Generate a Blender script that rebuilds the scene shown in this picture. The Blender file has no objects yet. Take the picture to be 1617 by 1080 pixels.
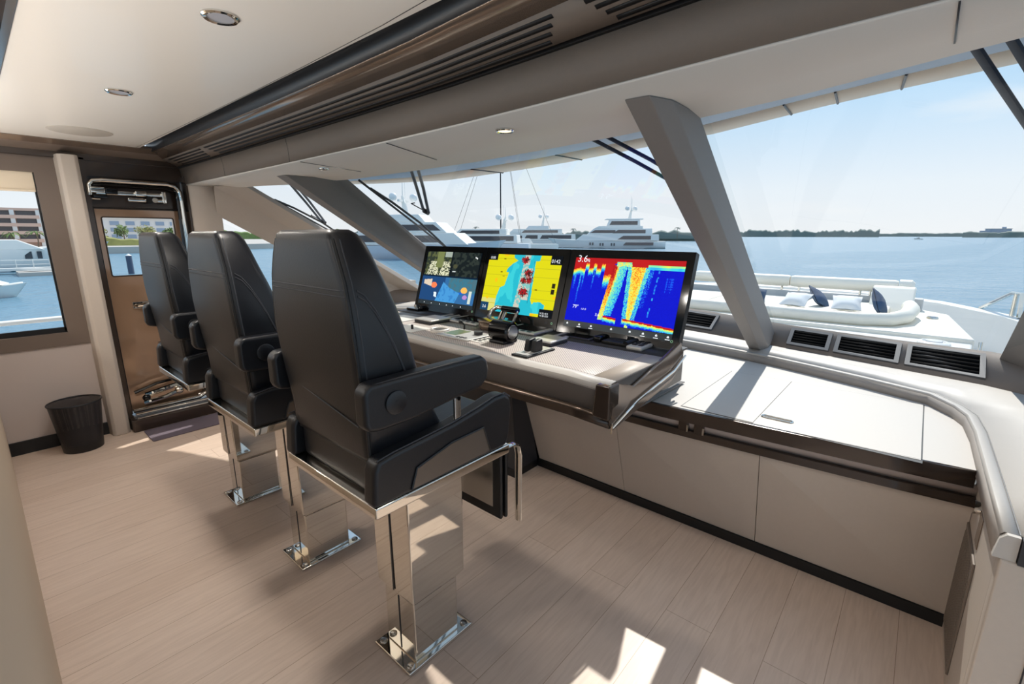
import bpy, bmesh, math, random
from mathutils import Vector, Matrix
random.seed(7)
SC = bpy.context.scene
COL = SC.collection
PI = math.pi

# ------------------------------------------------------------------ helpers
def lin(c):
    f = lambda v: v/12.92 if v <= .04045 else ((v+.055)/1.055)**2.4
    return tuple(f(v/255.) for v in c)

def lerp(a, b, t): return a+(b-a)*t
def interp(tab, x):
    if x <= tab[0][0]: return tab[0][1]
    for (a, va), (b, vb) in zip(tab, tab[1:]):
        if x <= b: return lerp(va, vb, (x-a)/(b-a))
    return tab[-1][1]

class MB:
    def __init__(s): s.v = []; s.f = []
    def add(s, vs, fs):
        o = len(s.v); s.v += [tuple(p) for p in vs]; s.f += [tuple(i+o for i in f) for f in fs]; return s
    def box(s, x0, x1, y0, y1, z0, z1):
        vs = [(x, y, z) for z in (z0, z1) for y in (y0, y1) for x in (x0, x1)]
        return s.add(vs, [(0, 2, 3, 1), (4, 5, 7, 6), (0, 1, 5, 4), (2, 6, 7, 3), (0, 4, 6, 2), (1, 3, 7, 5)])
    def obox(s, c, size, rot=None):
        R = rot or Matrix.Identity(3); h = [k/2 for k in size]; c = Vector(c)
        vs = [c+R @ Vector((x*h[0], y*h[1], z*h[2])) for z in (-1, 1) for y in (-1, 1) for x in (-1, 1)]
        return s.add(vs, [(0, 2, 3, 1), (4, 5, 7, 6), (0, 1, 5, 4), (2, 6, 7, 3), (0, 4, 6, 2), (1, 3, 7, 5)])
    def prism(s, pts, axis, a, b):
        n = len(pts)
        def P(p, k):
            if axis == 'z': return (p[0], p[1], k)
            if axis == 'y': return (p[0], k, p[1])
            return (k, p[0], p[1])
        vs = [P(p, a) for p in pts]+[P(p, b) for p in pts]
        fs = [tuple(range(n))[::-1], tuple(range(n, 2*n))]+[(i, (i+1) % n, n+(i+1) % n, n+i) for i in range(n)]
        return s.add(vs, fs)
    def loft(s, rings, cap=True, closed=True):
        n = len(rings[0]); vs = [p for r in rings for p in r]; fs = []
        for k in range(len(rings)-1):
            for i in range(n if closed else n-1):
                j = (i+1) % n; fs.append((k*n+i, k*n+j, (k+1)*n+j, (k+1)*n+i))
        if cap and closed:
            fs.append(tuple(range(n))[::-1]); fs.append(tuple((len(rings)-1)*n+i for i in range(n)))
        return s.add(vs, fs)
    def tube(s, path, r, n=8, closed=False, flat=1.0):
        path = [Vector(p) for p in path]; m = len(path); rings = []; up = None
        rr = r if isinstance(r, (list, tuple)) else [r]*m
        for i, p in enumerate(path):
            if closed: t = path[(i+1) % m]-path[i-1]
            else: t = path[min(i+1, m-1)]-path[max(i-1, 0)]
            t.normalize()
            if up is None:
                up = Vector((0, 0, 1)) if abs(t.z) < .9 else Vector((1, 0, 0))
            u = t.cross(up)
            if u.length < 1e-6: u = t.orthogonal()
            u.normalize(); w = u.cross(t); up = w
            rings.append([p+(u*math.cos(2*PI*k/n)+w*math.sin(2*PI*k/n)*flat)*rr[i] for k in range(n)])
        if closed:
            rings.append(rings[0]); return s.loft(rings, cap=False)
        return s.loft(rings)
    def cyl(s, p0, p1, r, n=20, r2=None):
        return s.tube([p0, p1], [r, r if r2 is None else r2], n)
    def lathe(s, prof, c=(0, 0, 0), n=28, axis='z'):
        rings = []
        for (r, h) in prof:
            ring = []
            for k in range(n):
                a = 2*PI*k/n; x, y = r*math.cos(a), r*math.sin(a)
                q = (x, y, h) if axis == 'z' else ((x, h, y) if axis == 'y' else (h, x, y))
                ring.append((q[0]+c[0], q[1]+c[1], q[2]+c[2]))
            rings.append(ring)
        return s.loft(rings)
    def ball(s, c, r, n=16, m=10, sc=(1, 1, 1)):
        rings = []
        for i in range(1, m):
            a = PI*i/m
            rings.append([(c[0]+r*sc[0]*math.sin(a)*math.cos(2*PI*k/n), c[1]+r*sc[1]*math.sin(a)*math.sin(2*PI*k/n), c[2]-r*sc[2]*math.cos(a)) for k in range(n)])
        return s.loft(rings)
    def strips(s, curves):
        """surface through a list of polylines of equal length"""
        n = len(curves[0]); return s.loft(curves, cap=False, closed=False)
    def xf(s, M):
        s.v = [tuple(M @ Vector(p)) for p in s.v]; return s

ORIGIN = {}
def mat_list(m): return m if isinstance(m, (list, tuple)) else [m]
def obj(name, mb, m, parent=None, bevel=0, seg=2, smooth=38, kind=None, label=None, cat=None, group=None, thick=0):
    me = bpy.data.meshes.new(name)
    off = Vector((0, 0, 0)); q = parent
    while q is not None: off += Vector(q.location); q = q.parent
    me.from_pydata([tuple(Vector(p)-off) for p in mb.v], [], mb.f)
    bm = bmesh.new(); bm.from_mesh(me)
    bmesh.ops.recalc_face_normals(bm, faces=bm.faces); bm.to_mesh(me); bm.free()
    for p in me.polygons: p.use_smooth = True
    if not bevel:
        me.set_sharp_from_angle(angle=math.radians(smooth))
    me.materials.append(m)
    o = bpy.data.objects.new(name, me); COL.objects.link(o); o.parent = parent
    if thick:
        d = o.modifiers.new('t', 'SOLIDIFY'); d.thickness = thick; d.offset = 0
    if bevel:
        b = o.modifiers.new('b', 'BEVEL'); b.width = bevel; b.segments = seg; b.limit_method = 'ANGLE'; b.angle_limit = math.radians(32)
        w = o.modifiers.new('w', 'WEIGHTED_NORMAL'); w.keep_sharp = False
    if kind: o['kind'] = kind
    if label: o['label'] = label
    if cat: o['category'] = cat
    if group: o['group'] = group
    return o
def thing(name, label, cat, loc=(0, 0, 0), group=None):
    o = bpy.data.objects.new(name, None); COL.objects.link(o); o.location = loc; o.empty_display_size = .05
    o['label'] = label; o['category'] = cat
    if group: o['group'] = group
    return o
def struct(name, mb, m, label=None, **k):
    return obj(name, mb, m, kind='structure', label=label, cat=k.pop('cat', None), **k)
def copy_tree(o, parent=None):
    c = o.copy(); COL.objects.link(c)
    if parent is not None: c.parent = parent
    for ch in list(o.children): copy_tree(ch, c)
    return c

# ------------------------------------------------------------------ materials
def nodes(name):
    m = bpy.data.materials.new(name); m.use_nodes = True
    nt = m.node_tree; b = nt.nodes['Principled BSDF']
    return m, nt, b
def mat(name, c, rough=.5, metal=0, bump=0, bscale=200, spec=.5, coat=0, var=0, vscale=3, emit=0, stretch=None):
    m, nt, b = nodes(name)
    col = lin(c) if max(c) > 1.001 else c
    b.inputs['Base Color'].default_value = (*col, 1); b.inputs['Roughness'].default_value = rough
    b.inputs['Metallic'].default_value = metal; b.inputs['Specular IOR Level'].default_value = spec
    b.inputs['Coat Weight'].default_value = coat; b.inputs['Coat Roughness'].default_value = .05
    if bump or var:
        tc = nt.nodes.new('ShaderNodeTexCoord'); src = tc.outputs['Object']
        if stretch:
            mp = nt.nodes.new('ShaderNodeMapping'); mp.inputs['Scale'].default_value = stretch
            nt.links.new(src, mp.inputs[0]); src = mp.outputs[0]
    if bump:
        n = nt.nodes.new('ShaderNodeTexNoise'); n.inputs['Scale'].default_value = bscale; n.inputs['Detail'].default_value = 3
        bp = nt.nodes.new('ShaderNodeBump'); bp.inputs['Strength'].default_value = bump; bp.inputs['Distance'].default_value = .002
        nt.links.new(src, n.inputs['Vector']); nt.links.new(n.outputs['Fac'], bp.inputs['Height']); nt.links.new(bp.outputs[0], b.inputs['Normal'])
    if var:
        n = nt.nodes.new('ShaderNodeTexNoise'); n.inputs['Scale'].default_value = vscale; n.inputs['Detail'].default_value = 4
        nt.links.new(src, n.inputs['Vector'])
        r = nt.nodes.new('ShaderNodeMix'); r.data_type = 'RGBA'
        r.inputs['A'].default_value = (*[k*(1-var) for k in col], 1); r.inputs['B'].default_value = (*[min(1, k*(1+var)) for k in col], 1)
        nt.links.new(n.outputs['Fac'], r.inputs['Factor']); nt.links.new(r.outputs['Result'], b.inputs['Base Color'])
    if emit:
        b.inputs['Emission Color'].default_value = (*col, 1); b.inputs['Emission Strength'].default_value = emit
    return m

def floor_mat():
    m, nt, b = nodes('oak_planks'); L = nt.links; N = nt.nodes
    tc = N.new('ShaderNodeTexCoord'); mp = N.new('ShaderNodeMapping'); L.new(tc.outputs['Object'], mp.inputs[0])
    mp.inputs['Location'].default_value = (.31, .125, 0)
    br = N.new('ShaderNodeTexBrick'); br.offset = .37; br.offset_frequency = 2; br.squash = 1
    br.inputs['Scale'].default_value = 1; br.inputs['Brick Width'].default_value = 1.9; br.inputs['Row Height'].default_value = .175
    br.inputs['Mortar Size'].default_value = .0012; br.inputs['Mortar Smooth'].default_value = .3; br.inputs['Bias'].default_value = 0
    br.inputs['Color1'].default_value = (*lin((212, 192, 176)), 1); br.inputs['Color2'].default_value = (*lin((206, 185, 168)), 1)
    br.inputs['Mortar'].default_value = (*lin((160, 136, 116)), 1)
    L.new(mp.outputs[0], br.inputs['Vector'])
    m2 = N.new('ShaderNodeMapping'); m2.inputs['Scale'].default_value = (2.2, 26, 1); L.new(tc.outputs['Object'], m2.inputs[0])
    ns = N.new('ShaderNodeTexNoise'); ns.inputs['Scale'].default_value = 2.4; ns.inputs['Detail'].default_value = 7; ns.inputs['Distortion'].default_value = .9
    L.new(m2.outputs[0], ns.inputs['Vector'])
    cr = N.new('ShaderNodeValToRGB'); cr.color_ramp.elements[0].position = .3; cr.color_ramp.elements[0].color = (.88, .86, .845, 1)
    cr.color_ramp.elements[1].position = .62; cr.color_ramp.elements[1].color = (1.02, 1.02, 1.02, 1)
    L.new(ns.outputs['Fac'], cr.inputs[0])
    mx = N.new('ShaderNodeMix'); mx.data_type = 'RGBA'; mx.blend_type = 'MULTIPLY'; mx.inputs['Factor'].default_value = .8
    L.new(br.outputs['Color'], mx.inputs['A']); L.new(cr.outputs[0], mx.inputs['B']); L.new(mx.outputs['Result'], b.inputs['Base Color'])
    b.inputs['Roughness'].default_value = .42
    bp = N.new('ShaderNodeBump'); bp.inputs['Strength'].default_value = .25; bp.inputs['Distance'].default_value = .001
    L.new(ns.outputs['Fac'], bp.inputs['Height']); L.new(bp.outputs[0], b.inputs['Normal'])
    return m

def perforated_mat():
    m, nt, b = nodes('perforated_leather'); L = nt.links; N = nt.nodes
    tc = N.new('ShaderNodeTexCoord'); mp = N.new('ShaderNodeMapping'); mp.inputs['Scale'].default_value = (95, 95, 95)
    mp.inputs['Rotation'].default_value = (0, 0, PI/4)
    L.new(tc.outputs['Object'], mp.inputs[0])
    fr = N.new('ShaderNodeVectorMath'); fr.operation = 'FRACTION'; L.new(mp.outputs[0], fr.inputs[0])
    sb = N.new('ShaderNodeVectorMath'); sb.operation = 'SUBTRACT'; sb.inputs[1].default_value = (.5, .5, .5); L.new(fr.outputs[0], sb.inputs[0])
    ml = N.new('ShaderNodeVectorMath'); ml.operation = 'MULTIPLY'; ml.inputs[1].default_value = (1, 1, 0); L.new(sb.outputs[0], ml.inputs[0])
    ln = N.new('ShaderNodeVectorMath'); ln.operation = 'LENGTH'; L.new(ml.outputs[0], ln.inputs[0])
    cmp_ = N.new('ShaderNodeMath'); cmp_.operation = 'LESS_THAN'; cmp_.inputs[1].default_value = .27; L.new(ln.outputs['Value'], cmp_.inputs[0])
    mx = N.new('ShaderNodeMix'); mx.data_type = 'RGBA'
    mx.inputs['A'].default_value = (*lin((196, 184, 176)), 1); mx.inputs['B'].default_value = (*lin((84, 78, 76)), 1)
    L.new(cmp_.outputs[0], mx.inputs['Factor']); L.new(mx.outputs['Result'], b.inputs['Base Color'])
    b.inputs['Roughness'].default_value = .55
    return m

def glass_mat(name='glass', tint=(1, 1, 1), refl=1.0):
    m = bpy.data.materials.new(name); m.use_nodes = True; nt = m.node_tree; nt.nodes.clear()
    out = nt.nodes.new('ShaderNodeOutputMaterial'); tr = nt.nodes.new('ShaderNodeBsdfTransparent'); tr.inputs[0].default_value = (*tint, 1)
    gl = nt.nodes.new('ShaderNodeBsdfGlossy'); gl.inputs['Roughness'].default_value = .0
    lw = nt.nodes.new('ShaderNodeLayerWeight'); lw.inputs[0].default_value = .5
    pw_ = nt.nodes.new('ShaderNodeMath'); pw_.operation = 'POWER'; pw_.inputs[1].default_value = 4.0
    mul = nt.nodes.new('ShaderNodeMath'); mul.operation = 'MULTIPLY_ADD'; mul.inputs[1].default_value = .45*refl; mul.inputs[2].default_value = .025*refl
    mx = nt.nodes.new('ShaderNodeMixShader')
    nt.links.new(lw.outputs['Facing'], pw_.inputs[0]); nt.links.new(pw_.outputs[0], mul.inputs[0]); nt.links.new(mul.outputs[0], mx.inputs[0]); nt.links.new(tr.outputs[0], mx.inputs[1]); nt.links.new(gl.outputs[0], mx.inputs[2]); nt.links.new(mx.outputs[0], out.inputs[0])
    return m

def mesh_wire_mat():
    m, nt, b = nodes('black_wire_mesh'); L = nt.links; N = nt.nodes
    b.inputs['Base Color'].default_value = (.012, .012, .016, 1); b.inputs['Roughness'].default_value = .4
    tc = N.new('ShaderNodeTexCoord'); mp = N.new('ShaderNodeMapping'); mp.inputs['Scale'].default_value = (300, 300, 300)
    sep = N.new('ShaderNodeSeparateXYZ'); L.new(tc.outputs['UV'], mp.inputs[0]); L.new(mp.outputs[0], sep.inputs[0])
    a = []
    for k in (0, 1):
        f = N.new('ShaderNodeMath'); f.operation = 'FRACT'; L.new(sep.outputs[k], f.inputs[0])
        g = N.new('ShaderNodeMath'); g.operation = 'LESS_THAN'; g.inputs[1].default_value = .56; L.new(f.outputs[0], g.inputs[0]); a.append(g)
    mxm = N.new('ShaderNodeMath'); mxm.operation = 'MAXIMUM'; L.new(a[0].outputs[0], mxm.inputs[0]); L.new(a[1].outputs[0], mxm.inputs[1])
    L.new(mxm.outputs[0], b.inputs['Alpha'])
    return m

def water_mat():
    m, nt, b = nodes('sea_water'); L = nt.links; N = nt.nodes
    b.inputs['Base Color'].default_value = (.125, .24, .32, 1); b.inputs['Roughness'].default_value = .25; b.inputs['IOR'].default_value = 1.33
    tc = N.new('ShaderNodeTexCoord'); bs = None
    for sc, d in ((.55, .35), (2.4, .10), (.09, .9)):
        n = N.new('ShaderNodeTexNoise'); n.inputs['Scale'].default_value = sc; n.inputs['Detail'].default_value = 4
        L.new(tc.outputs['Object'], n.inputs['Vector'])
        bp = N.new('ShaderNodeBump'); bp.inputs['Strength'].default_value = .8; bp.inputs['Distance'].default_value = d
        L.new(n.outputs['Fac'], bp.inputs['Height'])
        if bs: L.new(bs.outputs[0], bp.inputs['Normal'])
        bs = bp
    L.new(bs.outputs[0], b.inputs['Normal'])
    return m

def attr_screen_mat():
    m, nt, b = nodes('screen_picture')
    a = nt.nodes.new('ShaderNodeAttribute'); a.attribute_name = 'pic'
    b.inputs['Base Color'].default_value = (.01, .01, .01, 1); b.inputs['Roughness'].default_value = .6
    b.inputs['Specular IOR Level'].default_value = 0
    nt.links.new(a.outputs['Color'], b.inputs['Emission Color']); b.inputs['Emission Strength'].default_value = .95
    return m

M = dict(
    floor=floor_mat(), ceil=mat('headliner', (238, 232, 224), .35, bump=.03, bscale=6, coat=.1),
    soffit=mat('soffit_leather', (232, 226, 218), .5, bump=.12, bscale=350),
    greige=mat('greige_leather', (196, 184, 172), .55, bump=.15, bscale=400, var=.03, vscale=60),
    counter=mat('counter_leather', (194, 188, 181), .5, bump=.12, bscale=400, var=.02, vscale=80),
    taupe=mat('taupe_leather', (126, 114, 104), .55, bump=.15, bscale=400, var=.04, vscale=80),
    darktaupe=mat('dark_taupe', (112, 98, 88), .5, bump=.12, bscale=350),
    pillar=mat('pillar_leather', (140, 134, 130), .55, bump=.15, bscale=400, var=.03, vscale=70),
    beige=mat('beige_panel', (206, 188, 166), .6, bump=.06, bscale=120),
    lightwall=mat('light_wall_panel', (196, 184, 178), .55, bump=.12, bscale=400),
    black=mat('black', (14, 14, 16), .45), gloss_black=mat('gloss_black', (8, 8, 10), .08),
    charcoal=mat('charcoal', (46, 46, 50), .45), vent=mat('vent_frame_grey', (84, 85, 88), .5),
    bronze=mat('polished_bronze', (140, 122, 108), .14, metal=.6, coat=.3),
    darkbronze=mat('dark_bronze', (66, 55, 48), .18, metal=.3, coat=.3),
    doorb=mat('door_bronze_lacquer', (158, 128, 104), .10, metal=.25, coat=.6),
    cove=mat('cove_dark', (44, 46, 50), .35),
    chrome=mat('chrome', (222, 218, 210), .035, metal=1), steel=mat('brushed_steel', (190, 190, 190), .22, metal=1),
    leather=mat('black_leather', (17, 19, 25), .37, bump=.14, bscale=260, spec=.55), leather2=mat('black_leather_piping', (15, 16, 19), .42, spec=.5),
    thread=mat('grey_thread', (58, 60, 66), .6), carbon=mat('side_inlay', (120, 108, 98), .25, metal=.4, coat=.3),
    perf=perforated_mat(), glass=glass_mat('clear_glass', (.96, .98, .985), .85), glass_side=glass_mat('side_glass', (.95, .97, .97), .6),
    wire=mesh_wire_mat(), wiremat=mat('black_wire', (14, 14, 18), .4), mat_=mat('door_mat_weave', (104, 94, 104), .9, bump=.8, bscale=160, var=.12, vscale=120),
    white=mat('white_gelcoat', (240, 237, 230), .3, coat=.2), cream=mat('cream_vinyl', (238, 232, 218), .5, bump=.05, bscale=40),
    offwhite=mat('off_white_hull', (238, 236, 232), .3), paleblue=mat('pale_blue_hull', (214, 220, 226), .3),
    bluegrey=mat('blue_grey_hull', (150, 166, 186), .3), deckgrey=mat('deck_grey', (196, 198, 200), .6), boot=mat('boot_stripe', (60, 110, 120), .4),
    win=mat('dark_yacht_window', (52, 58, 66), .1), winbrown=mat('brown_yacht_window', (110, 96, 92), .15),
    navy=mat('navy_fabric', (52, 78, 108), .8), whitefab=mat('white_fabric', (238, 238, 236), .8),
    sea=water_mat(), screen=attr_screen_mat(), palewhite=mat('warm_white', (226, 222, 214), .4),
    lamp=mat('lamp_lens', (255, 240, 205), .3, emit=1.1), lampoff=mat('lamp_lens_off', (172, 170, 176), .3),
    terracotta=mat('peach_stucco', (222, 184, 164), .8), stucco=mat('white_stucco', (232, 226, 220), .8), apwin=mat('apartment_window', (92, 86, 88), .2),
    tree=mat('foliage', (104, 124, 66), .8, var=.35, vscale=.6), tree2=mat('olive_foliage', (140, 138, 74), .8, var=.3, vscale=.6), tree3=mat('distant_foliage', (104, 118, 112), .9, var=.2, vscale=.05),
    trunk=mat('trunk', (120, 100, 82), .9), concrete=mat('concrete', (186, 180, 172), .9), piling=mat('piling', (66, 78, 100), .6),
    rubber=mat('black_rubber', (18, 20, 24), .5), wiper=mat('wiper_arm_paint', (40, 50, 66), .35, metal=.4),
    lcd=mat('green_lcd', (112, 124, 84), .25), grid_white=mat('white_icon', (235, 240, 245), .5, emit=.6), greenled=mat('green_led', (150, 200, 160), .4, emit=.3),
    toolbar=mat('toolbar_dark', (30, 42, 48), .2, emit=.4), blind=mat('cream_blind', (226, 210, 186), .8), tvglass=mat('dark_tv_glass', (30, 36, 44), .04, coat=1.0),
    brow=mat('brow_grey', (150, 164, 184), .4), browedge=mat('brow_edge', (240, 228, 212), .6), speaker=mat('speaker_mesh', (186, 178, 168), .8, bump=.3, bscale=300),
    slat=mat('vent_slat_black', (10, 10, 11), .9, spec=.1),
    lip_shaded=mat('shaded_lip_leather', (166, 157, 149), .55, bump=.12, bscale=400),  # same leather as the worktop, darkened: its shade is put into the colour
    podface=mat('pod_grey_leather', (104, 98, 94), .5, bump=.1, bscale=350),
    silverplastic=mat('silver_plastic', (196, 194, 190), .35, metal=.2),
)

# ------------------------------------------------------------------ camera
cam = bpy.data.cameras.new('camera'); cam.sensor_width = 36; cam.lens = 739/1617*36; cam.clip_start = .02; cam.clip_end = 6000
co = bpy.data.objects.new('camera', cam); COL.objects.link(co); co.location = (0, 0, 1.45)
co.rotation_euler = (PI/2-math.atan(169/739), 0, math.radians(41.1-90)); SC.camera = co

# ------------------------------------------------------------------ room shell
XO = [(-.6, -.105), (.04, -.09), (.5, -.062), (.75, -.042), (1.4, -.006), (2.1, 0), (3.2, -.005), (4.5, -.02)]   # plan curve of the overhead
fx = lambda y: interp(XO, y)
YS = [-.62, -.3, 0, .3, .6, .9, 1.3, 1.8, 2.3, 2.9, 3.5, 4.0, 4.43]
GT = [(-.62, 1.16), (-.075, 1.37), (.036, 1.40), (.26, 1.50), (.58, 1.585), (.865, 1.66), (1.147, 1.70), (1.87, 1.775), (2.92, 1.765), (3.4, 1.68), (4.03, 1.49), (4.43, 1.33)]
GB = [(-.62, 3.30), (.1, 3.42), (.72, 3.57), (1.25, 3.80), (1.97, 3.93), (2.7, 3.92), (3.3, 3.80), (3.9, 3.55), (4.43, 3.22)]
ZT, ZB = 1.82, .86

struct('floor', MB().box(-3.6, 2.4, -1.6, 4.6, -.06, 0), M['floor'], 'pale oak plank floor with fore and aft boards')
struct('ceiling', MB().box(-3.6, .93, -1.6, 4.36, 2.05, 2.12), M['ceil'], 'glossy cream headliner above the helm chairs')
def sweep(prof):
    return [[(x+fx(y), y, z) for y in YS] for (x, z) in prof]
struct('trim_1', MB().strips(sweep([(.925, 2.05), (.93, 2.10), (1.02, 2.10), (1.02, 2.035)])), M['cove'], 'dark recessed shadow gap between headliner and bronze fascia', thick=.006)
struct('trim_2', MB().strips(sweep([(1.02, 2.035), (1.045, 2.03), (1.095, 2.0)])), M['bronze'], 'polished bronze fascia band along the overhead edge', thick=.006)
struct('trim_3', MB().strips(sweep([(1.095, 2.0), (1.195, 1.957)])), M['taupe'], 'taupe air vent band below the bronze fascia', thick=.006)
struct('trim_4', MB().strips(sweep([(1.192, 1.957), (1.192, 1.947), (1.205, 1.945)])), M['black'], 'black line above the overhead valance', thick=.004)
struct('wall_front', MB().strips(sweep([(1.203, 1.947), (1.212, 1.90), (1.216, ZT+.008)])), M['taupe'], 'taupe leather valance above the windshield', thick=.008)
for y in (.72, 2.62, 3.55):
    obj('seam', MB().strips([[(1.1995+fx(y), y-.0015, 1.945), (1.209+fx(y), y-.0015, 1.90), (1.2125+fx(y), y-.0015, ZT+.008)], [(1.1995+fx(y), y+.0015, 1.945), (1.209+fx(y), y+.0015, 1.90), (1.2125+fx(y), y+.0015, ZT+.008)]]), M['black'], bpy.data.objects['wall_front'], thick=.003)
a = [(1.216+fx(y), y, ZT+.006) for y in YS]; b = [(lerp(1.216+fx(y), interp(GT, y), .72), y, ZT+.006) for y in YS]; c = [(interp(GT, y), y, ZT-.006) for y in YS]
d = [(interp(GT, y)+.05, y, ZT+.03) for y in YS]
struct('ceiling_soffit', MB().strips([a, b, c, d]), M['soffit'], 'pale lower soffit running along the top of the windshield', thick=.01)
sf = bpy.data.objects['ceiling_soffit']
for y0, y1 in ((2.52, 2.62), (1.75, 1.93), (.02, .02)):
    x0, x1 = 1.22+fx(y0), lerp(1.22, interp(GT, y1), .75)
    obj('seam', MB().strips([[(x0, y0-.0015, ZT-.0005), (x1, y1-.0015, ZT-.002)], [(x0, y0+.0015, ZT-.0005), (x1, y1+.0015, ZT-.002)]]), M['charcoal'], sf, thick=.002)

# aft bulkhead beside the camera
struct('wall_aft', MB().box(-.16, -.03, .28, 4.43, 0, 1.24), M['beige'], 'beige aft bulkhead beside the camera', bevel=.02, seg=3)

# port wall
pw = MB()
pw.box(-1.2, .50, 4.43, 4.52, 0, .70)                                            # lower panel
struct('wall_port', pw, M['lightwall'], 'pale leather lower wall panel behind the waste bin')
struct('baseboard_port', MB().box(-1.2, .50, 4.415, 4.432, 0, .09), M['black'], 'black baseboard under the port wall panel')
w1 = thing('window_1', 'port side window with a cream roller blind and marina view', 'window'); w1['kind'] = 'structure'
obj('frame', MB().box(-1.2, .372, 4.42, 4.50, .70, .79).box(.372, .50, 4.42, 4.50, .70, 1.96).box(-1.2, .372, 4.42, 4.50, 1.845, 1.96), M['darktaupe'], w1)
obj('gasket', MB().box(-1.2, .372, 4.45, 4.47, .79, .825).box(.362, .374, 4.45, 4.47, .8, 1.85), M['black'], w1)
obj('pane', MB().add([(-1.2, 4.475, .79), (.372, 4.475, .79), (.372, 4.475, 1.85), (-1.2, 4.475, 1.85)], [(0, 1, 2, 3)]), M['glass_side'], w1)
rb = thing('roller_blind', 'cream roller blind pulled down at the top of the port window', 'blind', (0, 4.44, 1.845))
obj('fabric', MB().box(-1.15, .366, 4.434, 4.438, 1.735, 1.845), M['blind'], rb)
obj('bottom_bar', MB().box(-1.15, .366, 4.428, 4.442, 1.722, 1.738), M['blind'], rb, bevel=.004)
# crown trims on port side
struct('trim_5', MB().prism([(4.30, 2.06), (4.30, 2.045), (4.345, 2.02), (4.36, 2.06)], 'x', -1.2, 1.16), M['bronze'], 'polished bronze crown moulding above the port wall')
struct('trim_6', MB().prism([(4.345, 2.02), (4.40, 1.985), (4.46, 1.99), (4.40, 2.08)], 'x', -1.2, 1.19), M['darktaupe'], 'brown upper crown strip above the door')
struct('trim_7', MB().box(-1.2, 1.19, 4.40, 4.47, 1.945, 1.988), M['darkbronze'], 'dark glossy header strip over the port window and door', bevel=.004)
# column
struct('trim_8', MB().prism([(.478, 4.43), (.487, 4.335), (.505, 4.318), (.572, 4.318), (.592, 4.335), (.600, 4.43)], 'z', 0, 1.965), M['greige'], 'pale leather clad column between window and door', bevel=.005)
# door surround
struct('trim_9', MB().box(.60, .628, 4.40, 4.52, 0, 1.96).box(1.19, 1.205, 4.36, 4.52, 0, 1.96).box(.628, 1.19, 4.42, 4.52, 1.845, 1.955), M['darkbronze'], 'dark glossy surround of the side door')
dr = thing('door_1', 'bronze lacquered side door with a window and chrome hinge gear', 'door'); dr['kind'] = 'structure'
def rrect(x0, x1, z0, z1, r, n=6):
    p = []
    for cx_, cz_, a0 in ((x1-r, z1-r, 0), (x0+r, z1-r, 90), (x0+r, z0+r, 180), (x1-r, z0+r, 270)):
        for k in range(n+1):
            t = math.radians(a0+90*k/n); p.append((cx_+r*math.cos(t), cz_+r*math.sin(t)))
    return p
lf = MB()
lf.box(.63, 1.185, 4.46, 4.50, 1.575, 1.63).box(.63, .672, 4.46, 4.50, 1.155, 1.575).box(1.10, 1.185, 4.46, 4.50, 1.155, 1.575).box(.63, 1.185, 4.46, 4.50, .12, 1.155)
obj('leaf', lf, M['doorb'], dr)
obj('head_panel', MB().box(.63, 1.185, 4.47, 4.51, 1.63, 1.845), M['darkbronze'], dr)
obj('window_pane', MB().add([(.66, 4.48, 1.14), (1.11, 4.48, 1.14), (1.11, 4.48, 1.59), (.66, 4.48, 1.59)], [(0, 1, 2, 3)]), M['glass_side'], dr)
obj('window_bead', MB().tube([(x, 4.458, z) for x, z in rrect(.672, 1.10, 1.155, 1.575, .012)], .005, 6, True), M['darkbronze'], dr)
obj('seal', MB().tube([(.635, 4.45, .10), (.635, 4.45, 1.64), (1.175, 4.45, 1.64)], .006, 6), M['black'], dr)
# chrome arch frame
fr_ = [(.625, 4.40, 1.72), (.627, 4.40, 1.79), (.65, 4.40, 1.815), (.70, 4.40, 1.822), (1.08, 4.40, 1.822), (1.13, 4.40, 1.81), (1.155, 4.40, 1.77), (1.16, 4.40, 1.70), (1.16, 4.40, .25), (1.14, 4.40, .17), (1.08, 4.40, .135), (.64, 4.40, .135)]
obj('chrome_arch', MB().tube(fr_, .017, 10), M['chrome'], dr)
obj('inner_arch', MB().tube([(x-.022*(1 if x > 1 else 0), y+.012, z-.03*(1 if z > 1.78 else 0)) for x, y, z in fr_], .012, 8), M['gloss_black'], dr)
hg = obj('hinge_bar', MB().box(.66, 1.06, 4.405, 4.425, 1.725, 1.755).box(.83, 1.06, 4.39, 4.42, 1.685, 1.712).box(1.035, 1.062, 4.38, 4.43, 1.68, 1.765), M['chrome'], dr, bevel=.006)
obj('clamp', MB().box(.63, .71, 4.385, 4.42, 1.735, 1.775).box(.63, .68, 4.39, 4.42, 1.69, 1.70), M['chrome'], hg, bevel=.005)
obj('clamp', MB().box(.875, .945, 4.38, 4.41, 1.722, 1.762), M['chrome'], hg, bevel=.008)
obj('pivot', MB().cyl((.955, 4.37, 1.70), (.955, 4.43, 1.70), .024), M['gloss_black'], hg)
obj('pivot', MB().cyl((.985, 4.365, 1.70), (.985, 4.43, 1.70), .018), M['chrome'], hg)
obj('cable_guide', MB().box(.71, .78, 4.385, 4.42, 1.73, 1.77).box(.64, .72, 4.385, 4.42, 1.70, 1.725), M['gloss_black'], hg, bevel=.006)
dh = obj('handle_recess', MB().box(.758, .90, 4.452, 4.463, .905, .957), M['chrome'], dr, bevel=.004)
obj('handle', MB().tube([(.775, 4.45, .93), (.785, 4.432, .93), (.865, 4.432, .935), (.88, 4.45, .935)], .011, 8), M['chrome'], dh)
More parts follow.
